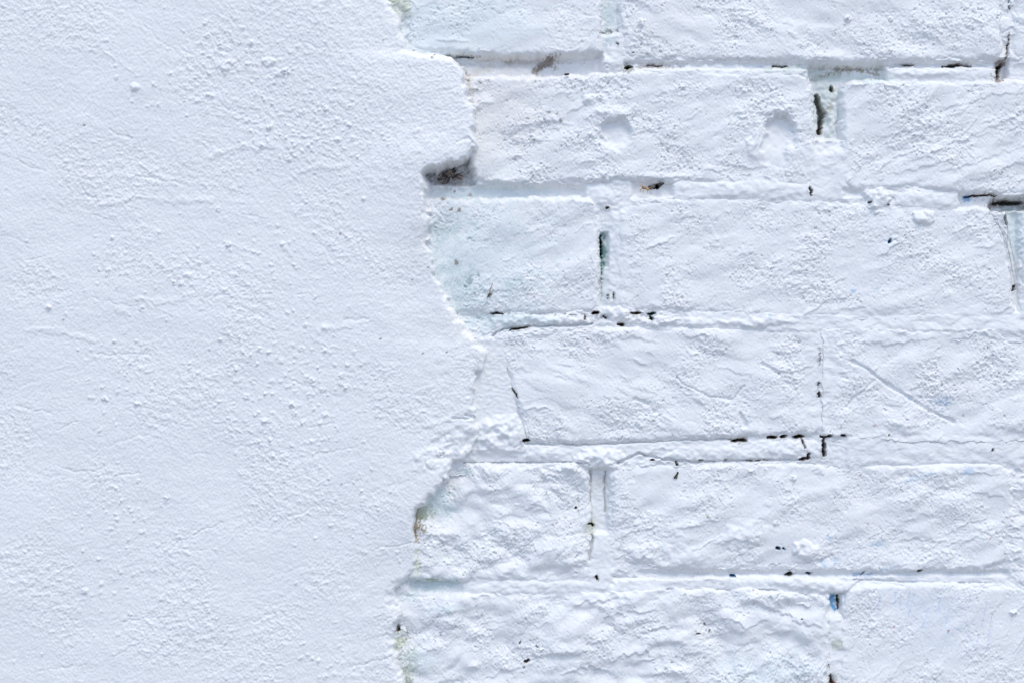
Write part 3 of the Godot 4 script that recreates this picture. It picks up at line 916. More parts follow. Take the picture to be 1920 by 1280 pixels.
func shape_plaster() -> void:
	rim = v2([640, -430, 690, -300, 660, -190, 700, -60, 722, 0, 735, 18, 748, 32, 752, 60, 766, 92, 786, 100, 816, 104, 846, 109, 862, 126, 868, 150, 874, 176, 884, 205, 889, 240, 893, 268, 888, 282, 872, 297, 846, 307, 812, 313, 793, 322, 794, 342, 801, 380, 806, 420, 801, 458, 807, 472, 815, 520, 835, 552, 850, 580, 870, 612, 892, 640, 912, 656, 906, 676, 894, 700, 889, 730, 887, 760, 889, 785, 894, 808, 881, 845, 872, 857, 848, 870, 837, 886, 830, 902, 800, 928, 785, 945, 771, 970, 775, 1000, 779, 1030, 780, 1064, 768, 1088, 744, 1104, 741, 1120, 755, 1150, 746, 1174, 738, 1200, 742, 1225, 752, 1258, 758, 1290, 770, 1360, 735, 1450, 765, 1580, 720, 1720])
	var thick := v2([-430, 16, 0, 12, 90, 13, 120, 20, 200, 26, 290, 34, 330, 32, 400, 26, 470, 20, 560, 16, 640, 13, 690, 14, 780, 15, 850, 22, 900, 26, 960, 27, 1060, 18, 1110, 20, 1280, 15, 1720, 18])
	var soft := v2([-430, 9, 0, 12, 70, 12, 100, 16, 150, 8, 280, 8, 310, 7, 380, 12, 440, 16, 470, 5, 540, 8, 600, 12, 650, 12, 700, 9, 780, 16, 830, 40, 862, 20, 900, 10, 960, 7, 1050, 8, 1110, 22, 1200, 20, 1280, 12, 1720, 10])
	var n_big := noise(201, 420.0, 2)
	var n_mid := noise(202, 95.0, 3)
	var n_brush := noise(203, 15.0, 4, FastNoiseLite.FRACTAL_FBM, 0.6)
	var n_lump := noise(204, 15.0, 2)
	var n_where := noise(205, 210.0, 2)
	var n_sand := noise(207, 7.0, 2, FastNoiseLite.FRACTAL_FBM, 0.7)
	var n_chip := noise(208, 15.0)
	n_chip.noise_type = FastNoiseLite.TYPE_VALUE
	var n_turn := noise(206, 520.0, 1)
	for j in ny:
		var y := ys[j]
		var t := along(thick, y, false, true)
		var r := along(soft, y, false, true)
		var s0 := 0
		var s1 := 0
		for s in rim.size() - 1:
			if rim[s + 1].y < y - 140.0: s0 = s + 1
			if rim[s].y < y + 140.0: s1 = s
		s0 = mini(s0, s1)
		var near: Array = rim.slice(s0, s1 + 2)
		var xr := along(rim, y, true)
		for i in nx:
			var x := xs[i]
			if x >= 960.0:
				break
			var k := j * nx + i
			var d := -200.0
			if x > 600.0:
				d = seg_dist(x, y, near)
				if x < xr: d = -d
				d += n_edge.get_noise_2d(x + 77.0, y) * 6.5 + n_edge2.get_noise_2d(x, y + 50.0) * 0.5 + n_chip.get_noise_2d(x + y * 0.3, y - x * 0.3) * 4.0
			var wx := x + n_warp.get_noise_2d(x, y) * 9.0
			var wy := y + n_warp.get_noise_2d(y, x) * 9.0
			var mix := clampf(0.5 + 1.6 * n_turn.get_noise_2d(x, y) + (y - 560.0) / 900.0, 0.0, 1.0)
			var br := lerpf(n_brush.get_noise_2d((wx * 0.90 + wy * 0.43) * 0.5, -wx * 0.43 + wy * 0.90), n_brush.get_noise_2d((wx * 0.97 - wy * 0.22) * 0.5 + 900.0, wx * 0.22 + wy * 0.97), mix)
			var calm := smoothstep(-130.0, -40.0, d)
			var z := lerpf(24.0, t, smoothstep(-130.0, 0.0, d))
			z += n_big.get_noise_2d(x, y) * 4.0 + n_mid.get_noise_2d(x * 0.6, y) * 1.3
			var wq := clampf(n_where.get_noise_2d(x + 60.0, y) * 2.0 + 0.25, 0.0, 1.0)
			if x > 380.0: wq = maxf(wq, 0.75 * smoothstep(380.0, 520.0, x) * (1.0 - smoothstep(250.0, 420.0, y)))
			z += br * (0.62 + 0.6 * wq) + n_sand.get_noise_2d(x, y) * (0.75 + 0.5 * wq)
			var lm := n_lump.get_noise_2d(x * 0.85, y)
			z += maxf(lm - 0.05, 0.0) * 2.2 * wq * (1.0 - 0.6 * calm)
			if d > -r:
				if d < 0.0:
					z -= minf(r * 0.55, t * 0.75) * pow(1.0 + d / r, 2.0)
				else:
					z -= minf(r * 0.55, t * 0.75) + minf(d, 14.0) * 5.0
			zp[k] = z
			dp.append(d)
	# grains of sand that stand out in clusters
	var spots := [[430, 95, 70, 70, 90], [520, 180, 70, 90, 90], [560, 260, 60, 60, 70], [640, 250, 110, 110, 120], [270, 165, 60, 60, 14], [340, 200, 60, 50, 12], [210, 500, 40, 40, 14], [290, 520, 70, 50, 28], [330, 520, 40, 40, 14], [240, 660, 70, 60, 24], [200, 770, 50, 50, 24], [250, 740, 60, 40, 16], [450, 690, 90, 80, 80], [600, 690, 90, 90, 110], [560, 770, 90, 60, 60], [545, 490, 50, 60, 30], [450, 460, 60, 80, 20], [240, 960, 70, 60, 60], [200, 1080, 60, 40, 26], [540, 860, 100, 50, 30], [680, 890, 80, 60, 24], [620, 1230, 120, 40, 60], [150, 340, 150, 150, 16], [700, 990, 70, 70, 40], [420, 560, 200, 200, 50], [300, 1200, 250, 100, 40]]
	for q in spots:
		for n in int(q[4]):
			var r := rng.randf_range(2.2, 4.6) * (1.5 if rng.randf() < 0.1 else 1.0)
			blob(zp, q[0] + rng.randfn() * q[2] * 0.6, q[1] + rng.randfn() * q[3] * 0.6, r * rng.randf_range(0.9, 1.5), r, rng.randf_range(-0.6, 0.2), r * rng.randf_range(0.2, 0.58), 1.0)
	for n in 160:
		var r := rng.randf_range(2.0, 4.6)
		blob(zp, rng.randf_range(-20, 880), rng.randf_range(-20, 1300), r * rng.randf_range(0.9, 1.6), r, rng.randf_range(-0.6, 0.4), r * rng.randf_range(0.1, 0.35), 1.0)
	# named bumps and dents
	blob(zp, 258, 167, 10, 7, 0.2, 6, 0.7)
	blob(zp, 425, 130, 12, 8, 0, 6, 0.7)
	blob(zp, 508, 120, 14, 8, 0, 6, 0.7)
	blob(zp, 538, 138, 9, 6, 0, 5, 0.7)
	blob(zp, 98, 578, 7, 6, 0, 4, 0.7)
	blob(zp, 432, 460, 6, 5, 0, 4, 0.7)
	blob(zp, 684, 375, 6, 4, -0.3, 3, 0.7)
	# trowel and brush marks
	for q in [[395, 300, 430, 283, 470, 278, 520, 280], [200, 385, 260, 372, 340, 380, 400, 376], [260, 560, 300, 568, 350, 560], [60, 620, 110, 618, 180, 640], [225, 582, 245, 588], [530, 460, 550, 480], [600, 620, 660, 610], [560, 330, 600, 312, 640, 318], [770, 860, 800, 842, 850, 826, 880, 800], [800, 796, 850, 786, 888, 778]]:
		line(zp, q, 9.0, 1.3, 1.5, PackedColorArray(), Color.BLACK, 0.0, 5.0)
	for n in 150:
		var x := rng.randf_range(0, 720)
		var y := rng.randf_range(0, 1280)
		var a := rng.randf_range(-0.1, 0.75) - 0.5 * smoothstep(300.0, 900.0, y)
		var l := rng.randf_range(14, 52)
		line(zp, [x, y, x + cos(a) * l, y + sin(a) * l + rng.randf_range(-4, 4), x + cos(a) * l * 2.0, y + sin(a) * l * 1.8], rng.randf_range(2.0, 4.0), rng.randf_range(-1.4, 1.0), 1.0, PackedColorArray(), Color.BLACK, 0.0, 4.0)
	# chips along the broken rim
	blob(zp, 845, 838, 60, 34, -0.6, -7, 1.0)
	blob(zp, 800, 860, 40, 16, -0.5, 4, 1.0)
	blob(zp, 812, 868, 12, 9, 0, 5, 0.7)
	blob(zp, 828, 850, 9, 7, 0, 4, 0.7)
	line(zp, [872, 776, 888, 782, 850, 784], 4.0, -5, 1.0)
	line(zp, [858, 270, 880, 262, 892, 276], 3.0, -2, 1.0)
	line(zp, [745, 1105, 762, 1090, 776, 1072], 7.0, -9, 0.8)
	blob(zp, 752, 1108, 14, 10, 0.6, -8, 1.0)
	line(zp, [742, 1170, 750, 1190], 9.0, -9, 0.8)

var dp := PackedFloat32Array()

func stains() -> void:
	# slight unevenness of old paint coats
	var n_coat := noise(301, 230.0, 3)
	var n_coat2 := noise(302, 24.0, 3)
	for j in ny:
		for i in nx:
			var k := j * nx + i
			var v := 1.0 + 0.018 * n_coat.get_noise_2d(xs[i], ys[j]) + 0.03 * n_coat2.get_noise_2d(xs[i], ys[j])
			var t := 0.012 * n_coat.get_noise_2d(ys[j] + 700.0, xs[i])
			var q: Color = cw[k]
			cw[k] = Color(q.r * (v - t), q.g * v, q.b * v)
			if xs[i] < 960.0:
				q = cp[k]
				cp[k] = Color(q.r * (v - t), q.g * v, q.b * v)
	var teal := Color(0.65, 0.725, 0.73)
	var teal2 := Color(0.50, 0.60, 0.60)
	var moss := Color(0.36, 0.38, 0.24)
	var sand := Color(0.30, 0.245, 0.17)
	var brown := Color(0.13, 0.085, 0.06)
	var blue := Color(0.10, 0.34, 0.62)
	# thin paint over a bluish undercoat, short brick beside the plaster
	stain(cw, 870, 490, 150, 150, 0, teal, 0.5, 1.5, 0.56, 0.2)
	stain(cw, 840, 430, 40, 30, 0, teal2, 0.45, 1.6, 0.62, 0.1)
	stain(cw, 855, 510, 50, 26, 0.6, teal2, 0.5, 1.8, 0.66, 0.1)
	stain(cw, 865, 555, 40, 40, 0.4, teal2, 0.5, 1.6, 0.64, 0.1)
	stain(cw, 885, 525, 18, 6, -0.6, Color(0.25, 0.33, 0.34), 0.7, 1.4, 0.66, 0.1)
	stain(cw, 962, 530, 18, 14, 0, teal2, 0.5, 1.4, 0.6, 0.12)
	stain(cw, 950, 600, 90, 14, 0, teal, 0.6, 1.0, 0.55, 0.2)
	stain(cw, 900, 360, 110, 16, 0, teal, 0.55, 1.2, 0.55, 0.18)
	stain(cw, 850, 50, 150, 70, 0, Color(0.72, 0.78, 0.78), 0.7, 0.9, 0.52, 0.2)
	stain(cw, 1143, 30, 14, 50, 0, teal2, 0.55, 1.2, 0.52, 0.15)
	stain(cw, 1144, 57, 12, 5, 0, Color(0.2, 0.2, 0.19), 0.7, 1.6, 0.6, 0.1)
	stain(cw, 1132, 520, 10, 90, 0, teal2, 0.35, 1.0, 0.52, 0.2)
	stain(cw, 1131, 470, 6, 30, 0, Color(0.12, 0.28, 0.26), 0.8, 0.8, 0.5, 0.15)
	# upper left corner of the bricks: green and ochre crust
	stain(cw, 725, 18, 16, 14, 0.9, sand, 0.75, 1.5, 0.58, 0.1)
	stain(cw, 738, 2, 14, 6, 0, moss, 0.7, 1.5, 0.58, 0.1)
	stain(cw, 757, 18, 9, 12, 0, moss, 0.65, 1.5, 0.58, 0.1)
	stain(cw, 745, 10, 30, 24, 0, Color(0.58, 0.62, 0.50), 0.6, 1.0, 0.55, 0.2)
	# creamy bare coat on the left end of the dented brick
	stain(cw, 930, 200, 80, 110, 0, Color(0.80, 0.765, 0.735), 0.6, 1.3, 0.58, 0.2)
	stain(cw, 960, 120, 110, 16, 0, Color(0.74, 0.70, 0.67), 0.6, 1.2, 0.55, 0.22)
	stain(cw, 900, 128, 50, 10, -0.3, Color(0.6, 0.56, 0.50), 0.5, 1.4, 0.6, 0.15)
	stain(cw, 1022, 118, 22, 9, -0.5, brown, 0.85, 1.0, 0.58, 0.16)
	stain(cw, 1003, 131, 13, 5, 0, sand, 0.7, 1.0, 0.58, 0.16)
	stain(cw, 1044, 122, 6, 7, 0, sand, 0.7, 1.6, 0.6, 0.08)
	stain(cw, 1010, 114, 70, 4, 0, Color(0.42, 0.39, 0.35), 0.5, 1.0, 0.56, 0.18)
	stain(cw, 880, 170, 6, 40, -0.2, Color(0.5, 0.44, 0.38), 0.5, 1.8, 0.62, 0.1)
	stain(cw, 892, 215, 5, 20, 0.2, Color(0.3, 0.28, 0.26), 0.5, 1.8, 0.6, 0.1)
	for q in [[873, 134], [876, 150], [900, 155], [895, 168], [1030, 210], [1045, 213], [1052, 226], [990, 222], [1000, 262]]:
		stain(cw, q[0], q[1], 4, 2.4, 0.3, Color(0.22, 0.2, 0.18), 0.8, 1.2, 0.6, 0.1)
	# green-brown joint above the gap
	stain(cw, 1555, 138, 36, 7, -0.25, sand, 0.9, 1.3, 0.5, 0.12)
	stain(cw, 1610, 126, 60, 4, 0.02, Color(0.33, 0.30, 0.25), 0.75, 1.3, 0.52, 0.12)
	stain(cw, 1640, 133, 22, 4, 0.25, sand, 0.8, 1.4, 0.55, 0.1)
	stain(cw, 1590, 144, 80, 10, 0, Color(0.62, 0.71, 0.66), 0.6, 1.3, 0.57, 0.18)
	stain(cw, 1553, 190, 22, 60, 0, Color(0.63, 0.69, 0.65), 0.7, 1.2, 0.52, 0.2)
	stain(cw, 1480, 130, 50, 8, 0, Color(0.52, 0.62, 0.55), 0.5, 1.6, 0.6, 0.14)
	stain(cw, 1564, 164, 4, 6, 0, Color(0.2, 0.14, 0.06), 0.8, 1.0, 0.55, 0.1)
	stain(cw, 1560, 196, 6, 12, 0.4, Color(0.4, 0.33, 0.26), 0.5, 1.4, 0.58, 0.12)
	stain(cw, 1876, 132, 9, 22, 0.3, Color(0.22, 0.16, 0.12), 0.8, 1.6, 0.55, 0.1)
	stain(cw, 1180, 127, 14, 7, 0, Color(0.22, 0.22, 0.16), 0.75, 1.4, 0.58, 0.1)
	stain(cw, 1230, 124, 50, 4, 0, Color(0.4, 0.34, 0.31), 0.6, 1.2, 0.55, 0.15)
	# plaster hollow
	stain(cw, 838, 332, 44, 18, -0.1, Color(0.52, 0.48, 0.46), 0.7, 1.2, 0.52, 0.2)
	for q in [[829, 374], [846, 392], [860, 394], [852, 356], [880, 365], [918, 552], [856, 492]]:
		stain(cw, q[0], q[1], 3.6, 4.0, 0.3, Color(0.22, 0.14, 0.08), 0.75, 1.2, 0.58, 0.1)
	stain(cw, 1895, 384, 34, 10, 0.05, Color(0.22, 0.18, 0.16), 0.85, 1.4, 0.52, 0.1)
	stain(cw, 1818, 371, 9, 6, 0.3, blue * 0.9, 0.7, 1.2, 0.55, 0.12)
	stain(cw, 1905, 430, 22, 60, 0, Color(0.66, 0.74, 0.74), 0.6, 1.0, 0.54, 0.2)
	# green crust under the plaster at the lower left
	stain(cw, 796, 950, 22, 34, 0.7, Color(0.46, 0.50, 0.40), 0.9, 1.0, 0.5, 0.15)
	stain(cw, 777, 972, 12, 20, 0.2, sand, 0.95, 1.5, 0.52, 0.1)
	stain(cw, 776, 1000, 7, 22, 0.0, sand, 0.9, 1.4, 0.52, 0.1)
	stain(cw, 822, 945, 34, 24, -0.4, teal, 0.85, 1.4, 0.55, 0.14)
	stain(cw, 795, 965, 20, 16, 0, moss, 0.6, 1.9, 0.62, 0.08)
	stain(cw, 790, 985, 8, 12, 0.5, Color(0.25, 0.22, 0.14), 0.8, 1.9, 0.62, 0.08)
	stain(cw, 872, 885, 12, 8, 0, teal2, 0.6, 1.6, 0.6, 0.1)
	stain(cw, 810, 1094, 46, 14, 0, teal2, 0.75, 1.2, 0.52, 0.16)
	stain(cw, 815, 1085, 12, 3, 0.1, moss, 0.7, 1.5, 0.58, 0.1)
	stain(cw, 782, 1055, 6, 26, 0, Color(0.55, 0.62, 0.45), 0.6, 1.5, 0.56, 0.12)
	stain(cw, 770, 1120, 16, 10, -0.5, teal, 0.6, 1.5, 0.56, 0.12)
	stain(cw, 744, 1200, 14, 18, 0, Color(0.52, 0.56, 0.42), 0.8, 1.5, 0.55, 0.1)
	stain(cw, 770, 1255, 16, 40, 0.1, Color(0.48, 0.52, 0.38), 0.75, 1.7, 0.57, 0.1)
	stain(cw, 790, 1235, 26, 20, 0, teal, 0.6, 1.7, 0.58, 0.12)
	stain(cw, 835, 1140, 30, 12, 0, teal, 0.6, 1.6, 0.58, 0.14)
	stain(cw, 1110, 990, 12, 16, 0.4, Color(0.50, 0.52, 0.40), 0.5, 1.2, 0.56, 0.14)
	stain(cw, 1125, 905, 14, 24, 0, Color(0.62, 0.60, 0.56), 0.45, 1.0, 0.55, 0.2)
	# bare patches in the lower joint
	stain(cw, 1563, 1127, 7, 11, 0.0, Color(0.15, 0.37, 0.58), 0.9, 0.9, 0.5, 0.14)
	stain(cw, 1567, 1140, 4, 6, 0.0, blue, 0.9, 0.8, 0.5, 0.1)
	stain(cw, 1569, 1208, 10, 11, 0.3, Color(0.56, 0.58, 0.51), 0.85, 0.7, 0.5, 0.1)
	stain(cw, 1560, 1276, 12, 16, 0, Color(0.36, 0.34, 0.30), 0.7, 1.4, 0.54, 0.1)
	stain(cw, 1564, 1279, 5, 4, 0, Color(0.30, 0.09, 0.05), 0.9, 0.8, 0.5, 0.1)
	# specks of older blue and red paint
	for q in [[1667, 453, 5, 4], [1600, 546, 7, 3], [1598, 545, 4, 3], [1669, 524, 6, 3], [1644, 541, 6, 3], [1732, 534, 5, 3], [1444, 595, 4, 4], [1536, 600, 4, 7], [1395, 610, 4, 3], [1357, 589, 4, 2], [1704, 747, 4, 3], [1760, 752, 16, 9], [1776, 760, 9, 6], [1528, 980, 4, 3], [1430, 124, 3, 4], [1555, 1010, 8, 4], [1575, 1010, 4, 3], [1650, 1018, 12, 6], [1720, 895, 14, 6], [1740, 890, 12, 5], [1812, 884, 16, 6], [1545, 1056, 4, 10], [1570, 1050, 12, 8], [1600, 1078, 14, 4], [1636, 1076, 26, 4], [1725, 1175, 4, 5], [1390, 1248, 8, 3], [1460, 555, 3, 3]]:
		stain(cw, q[0], q[1], q[2], q[3], -0.3, blue, 0.3, 1.7, 0.62, 0.1)
	for q in [[1714, 1116, -30, 60], [1742, 1140, -26, 40], [1706, 1110, -10, 30], [1850, 1130, -20, 50], [1836, 1190, -20, 40], [1860, 1150, -20, 70], [1764, 1120, -10, 30], [1690, 1110, -6, 30], [1680, 1112, -6, 24], [1780, 1140, -16, 36], [1820, 1110, -10, 30], [1650, 1120, -8, 30]]:
		line(zb, [q[0], q[1], q[0] + q[2] * 0.5, q[1] + q[3]], 2.4, -0.8, 0.8, cw, Color(0.48, 0.58, 0.78), 0.4, 1.0)
	stain(cw, 1750, 1150, 90, 50, 0.5, Color(0.66, 0.72, 0.82), 0.35, 1.9, 0.66, 0.12)
	stain(cw, 1450, 1260, 90, 30, 0, Color(0.66, 0.74, 0.76), 0.5, 1.8, 0.64, 0.14)
	for q in [[1628, 981], [1856, 1008], [1676, 1175], [1778, 1182], [1412, 1105], [1614, 890]]:
		stain(cw, q[0], q[1], 1.9, 1.9, 0, Color(0.42, 0.08, 0.09), 0.75, 0.5, 0.5, 0.15)
	stain(cw, 1642, 798, 6, 3, 0, Color(0.35, 0.2, 0.2), 0.6, 1.4, 0.58, 0.1)
	stain(cw, 1326, 965, 6, 2.4, 0.6, Color(0.45, 0.45, 0.3), 0.6, 1.2, 0.56, 0.1)
	for n in 50:
		stain(cw, rng.randf_range(900, 1900), rng.randf_range(0, 1270), rng.randf_range(1.4, 2.6), rng.randf_range(1.2, 2.2), 0, Color(0.30, 0.30, 0.31), rng.randf_range(0.2, 0.7), 1.0, 0.55, 0.15)
	# the plaster: fresh white scars on its rim, a few dark specks
	for q in [[797, 470, 16, 8, 0.1], [806, 105, 30, 6, 0.1], [850, 110, 14, 4, 0.4], [738, 42, 12, 14, 0.8], [848, 590, 14, 26, -0.5], [875, 625, 22, 20, -0.6]]:
		stain(cp, q[0], q[1], q[2], q[3], q[4], Color(0.88, 0.865, 0.84), 0.9, 0.8, 0.52, 0.14)
	stain(cp, 792, 440, 22, 30, 0, Color(0.66, 0.66, 0.66), 0.5, 1.7, 0.6, 0.14)
	stain(cp, 770, 470, 20, 20, 0, Color(0.68, 0.68, 0.68), 0.35, 1.7, 0.62, 0.14)
	for q in [[804, 502], [811, 111], [815, 105], [794, 662], [838, 660], [643, 905], [774, 526], [640, 440], [715, 635], [720, 78], [125, 600], [164, 238]]:
		stain(cp, q[0], q[1], 2.1, 2.0, 0, Color(0.14, 0.13, 0.13), 0.75, 0.6, 0.5, 0.14)
	for n in 24:
		stain(cp, rng.randf_range(0, 860), rng.randf_range(0, 1280), rng.randf_range(1.2, 2.2), 1.6, 0, Color(0.35, 0.35, 0.37), rng.randf_range(0.2, 0.55), 1.0, 0.55, 0.15)
	# bare, dirty underside of the plaster where it hangs over the hollow
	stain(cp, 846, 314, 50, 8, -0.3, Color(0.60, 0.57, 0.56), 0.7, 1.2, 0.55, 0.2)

func emit_mortar(parent: Node) -> void:
	var keep := PackedByteArray()
	keep.resize(nx * ny)
	for j in ny:
		var xr := along(rim, ys[j], true)
		for i in nx:
			var k := j * nx + i
			keep[k] = 1 if dm[k] > -22.0 and xs[i] > xr - 60.0 else 0
	var o := put("mortar", sheet(0, 0, nx, ny, zm, keep, cw, hole), paint, parent)
	o.set_meta("label", "painted mortar in the joints, in places open and dark")

func emit_plaster(parent: Node) -> void:
	var w := xs.bsearch(960.0)
	var lz := PackedFloat32Array()
	lz.resize(w * ny)
	var keep := PackedByteArray()
	keep.resize(w * ny)
	for j in ny:
		for i in w:
			var k := j * w + i
			lz[k] = zp[j * nx + i]
			keep[k] = 1 if dp[k] < 12.0 else 0
	var o := put("plaster_coat", sheet(0, 0, w, ny, lz, keep, cp, dp), paint, parent)
	o.set_meta("label", "rough white painted plaster with a jagged broken edge")

# ---------------------------------------------------------------- small things caught on the wall
func nugget(l: float, w: float, t: float, sd: int, bend := 0.0, taper := 0.0) -> ArrayMesh:
	# a lumpy, pointed or bent grain: rings along its length
	var n := noise(sd, 0.9, 2)
	var st := SurfaceTool.new()
	st.begin(Mesh.PRIMITIVE_TRIANGLES)
	var rings := 9
	var sides := 10
	for i in rings + 1:
		var u := float(i) / rings
		var r := sqrt(maxf(1.0 - pow(2.0 * u - 1.0, 2.0), 0.0)) * (1.0 - taper * u)
		for k in sides:
			var a := TAU * k / sides
			var q := Vector3((u - 0.5) * l, cos(a) * r * w * 0.5, sin(a) * r * t * 0.5 + bend * pow(2.0 * u - 1.0, 2.0) * l)
			q *= 1.0 + 0.35 * n.get_noise_3d(q.x / w * 1.3 + sd, q.y / w * 1.3, q.z / w)
			st.set_smooth_group(0)
			st.add_vertex(q * S)
	for i in rings:
		for k in sides:
			var p := i * sides + k
			var q := i * sides + (k + 1) % sides
			for v in [p, q, p + sides, q, q + sides, p + sides]:
				st.add_index(v)
	st.generate_normals()
	return st.commit()

func thread(pts: Array, r0: float, r1: float) -> ArrayMesh:
	# a thin tapering strand through points given relative to its node
	var st := SurfaceTool.new()
	st.begin(Mesh.PRIMITIVE_TRIANGLES)
	var n := pts.size()
	for i in n:
		var dir: Vector3 = (pts[mini(i + 1, n - 1)] - pts[maxi(i - 1, 0)]).normalized()
		var up := Vector3(0, 0, 1) if absf(dir.z) < 0.9 else Vector3(0, 1, 0)
		var a := dir.cross(up).normalized()
		var b := dir.cross(a)
		var r := lerpf(r0, r1, float(i) / (n - 1))
		for k in 5:
			var t := TAU * k / 5
			st.set_smooth_group(0)
			st.add_vertex((pts[i] + (a * cos(t) + b * sin(t)) * r) * S)
	for i in n - 1:
		for k in 5:
			var p := i * 5 + k
			var q := i * 5 + (k + 1) % 5
			for v in [p, q, p + 5, q, q + 5, p + 5]:
				st.add_index(v)
	st.generate_normals()
	return st.commit()

func grain(called: String, label: String, category: String, x: float, y: float, z: float, l: float, w: float, t: float, turn: float, m: Material, sd: int, bend := 0.0, taper := 0.3) -> MeshInstance3D:
	var o := put(called, nugget(l, w, t, sd, bend, taper), m)
	o.position = at(x, y, z)
	o.rotation.z = turn
	tag(o, label, category)
	return o

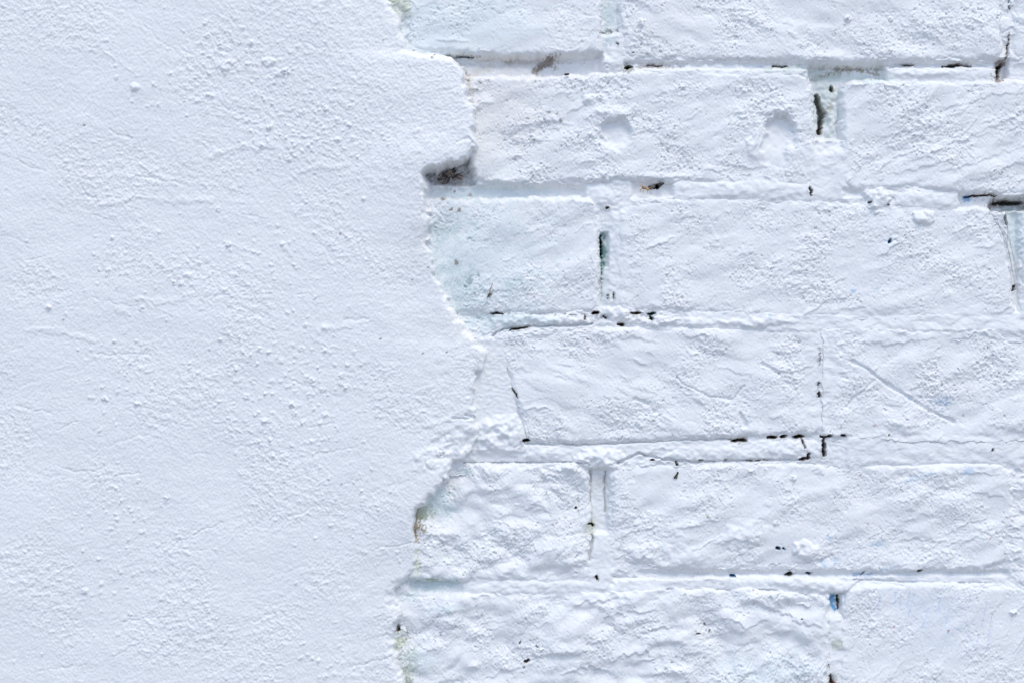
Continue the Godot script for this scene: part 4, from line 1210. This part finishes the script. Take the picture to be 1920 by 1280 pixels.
func loose_things() -> void:
	var black := plain(Color(0.016, 0.014, 0.014), 0.45)
	var dark := plain(Color(0.035, 0.025, 0.019), 0.7)
	var earth := plain(Color(0.15, 0.10, 0.068), 0.85)
	var grey := plain(Color(0.12, 0.105, 0.10), 0.7)
	var rust := plain(Color(0.36, 0.17, 0.06), 0.6)
	var straw := plain(Color(0.50, 0.34, 0.17), 0.7)
	# dry stuff blown into the hollow under the plaster
	var c := Node3D.new()
	c.name = "debris_clump"
	c.position = at(842, 331, -24)
	add_child(c)
	tag(c, "clump of dark dry leaf scraps wedged in the hollow under the plaster edge", "debris")
	var r2 := RandomNumberGenerator.new()
	r2.seed = 77
	var at_ := [[-18, -2, 18, 7, 0.4], [-8, 3, 15, 8, -0.3], [2, 6, 17, 8, 0.2], [10, 2, 16, 7, 0.7], [16, -1, 18, 6, -0.5], [8, 14, 17, 6, 1.1], [-10, -9, 17, 6, 0.9], [-1, -5, 14, 6, 1.4], [22, 3, 14, 6, -0.3], [10, 9, 11, 6, 1.0]]
	for i in at_.size():
		var q: Array = at_[i]
		var o := put("leaf_fragment", nugget(q[2], q[3], 2.6, 40 + i, r2.randf_range(-0.16, 0.16), 0.5), dark if i % 2 else earth, c)
		o.position = Vector3(q[0], q[1], r2.randf_range(0, 12)) * S
		o.rotation = Vector3(r2.randf_range(-0.7, 0.7), r2.randf_range(-0.6, 0.6), q[4])
	for q in [[-22, -6, 20, 4, 6], [-6, -12, 12, 20, 10], [4, -2, 26, 10, 8], [-14, 6, 8, 16, 12]]:
		put("twig", thread([Vector3(q[0], q[1], 2), Vector3((q[0] + q[2]) * 0.5 + 2.0, (q[1] + q[3]) * 0.5 + 1.5, q[4]), Vector3(q[2], q[3], q[4] * 0.6)], 1.0, 0.6), dark, c)
	# seeds and droppings
	grain("seed", "tiny black seed stuck under the plaster lip at the tip of the hollow", "seed", 809.5, 313.5, 14.0, 8.0, 4.2, 4.0, 0.5, black, 61)
	grain("seed", "flat black seed lying on the top edge of the brick with two dents", "seed", 1063, 140, 3.0, 11.0, 5.0, 4.0, 0.15, black, 62)
	grain("beetle_shell", "shiny black beetle shell tucked in the gap beside the orange husk", "insect", 1240, 345.5, -3.0, 14.0, 7.5, 7.0, 0.4, black, 63)
	grain("seed", "grey round seed between the orange husk and the black beetle shell", "seed", 1225, 350, -6.0, 8.5, 6.5, 6.0, 0.4, grey, 64)
	# a dried seed husk on the lower long brick
	var h := Node3D.new()
	h.name = "seed_husk"
	h.position = at(1269, 891, zb[ys.bsearch(891.0) * nx + xs.bsearch(1269.0)] + 1.0)
	add_child(h)
	tag(h, "grey brown winged seed husk stuck to the long brick below the lowest dark gap", "seed husk")
	var wing := put("wing", nugget(15, 6.0, 2.0, 71, 0.06, 0.6), grey, h)
	wing.rotation.z = 1.35
	wing = put("wing", nugget(12, 4.2, 2.0, 72, 0.06, 0.6), dark, h)
	wing.position = Vector3(-2.4, -0.8, 1.0) * S
	wing.rotation.z = 1.0
	var kernel := put("kernel", nugget(6, 4.0, 3.4, 73), dark, h)
	kernel.position = Vector3(1.4, 4.6, 1.2) * S
	kernel.rotation.z = 1.2
	# the husk of a small insect
	var s := Node3D.new()
	s.name = "insect_husk"
	s.position = at(1209, 353, -1.0)
	add_child(s)
	tag(s, "orange brown dried insect husk with bent legs in the joint", "insect")
	put("body", nugget(12, 6.0, 5.0, 81, 0.08, 0.4), rust, s).rotation.z = -0.35
	var head := put("head", nugget(5.5, 4.6, 4.4, 82), straw, s)
	head.position = Vector3(6.5, -2.6, 1.0) * S
	for q in [[-3, 1, -9, 5, -11, 9], [-1, 1, -5, 6, -10, 6], [1, 1, 3, 6, 2, 9], [-4, -1, -8, -3, -9, -8], [-1, -2, -3, -6, -6, -8], [3, -2, 5, -7, 4, -11], [5, -2, 10, 1, 13, -2]]:
		put("leg", thread([Vector3(q[0], q[1], 1.5), Vector3(q[2], q[3], 4.0), Vector3(q[4], q[5], 1.0)], 0.75, 0.4), straw if q[0] % 2 else rust, s)
	# a gnat on the thinly painted brick
	var g := Node3D.new()
	g.name = "gnat"
	g.position = at(917, 553, zb[ys.bsearch(553.0) * nx + xs.bsearch(917.0)] + 1.5)
	add_child(g)
	tag(g, "thin dark gnat with spread legs on the bluish short brick", "insect")
	put("body", nugget(7, 2.6, 2.4, 91, 0.0, 0.5), dark, g).rotation.z = 1.2
	for q in [[0, 1, 4, 5, 9, 9], [0, -1, -3, -4, -4, -7], [0, 0, 4, 1, 7, 3], [-1, 0, -3, 2, -4, 1], [0, 2, 3, 12, 7, 22]]:
		put("leg", thread([Vector3(q[0], q[1], 0.5), Vector3(q[2], q[3], 1.5), Vector3(q[4], q[5], 0.5)], 0.6, 0.4), dark if q[5] < 20 else earth, g)
	# old cobweb in the joint at the right
	var silk := plain(Color(0.42, 0.43, 0.45), 0.6)
	var web := Node3D.new()
	web.name = "cobweb"
	web.position = at(1880, 440, 0)
	add_child(web)
	tag(web, "old cobweb strands strung along the rounded end of the third course brick", "cobweb")
	for q in [[-22, 40, 6, -10, 22, -92], [-14, 34, 12, -34, 24, -104], [-12, 56, 8, 20, 26, -84], [-18, 30, 10, -4, 27, -70], [4, 44, 9, 8, 8, -20]]:
		put("strand", thread([Vector3(q[0], q[1], 4), Vector3(q[2], q[3], 1), Vector3((q[2] + q[4]) * 0.5 + 1.0, (q[3] + q[5]) * 0.5, 0.0), Vector3(q[4], q[5], 3)], 0.5, 0.4), silk, web)
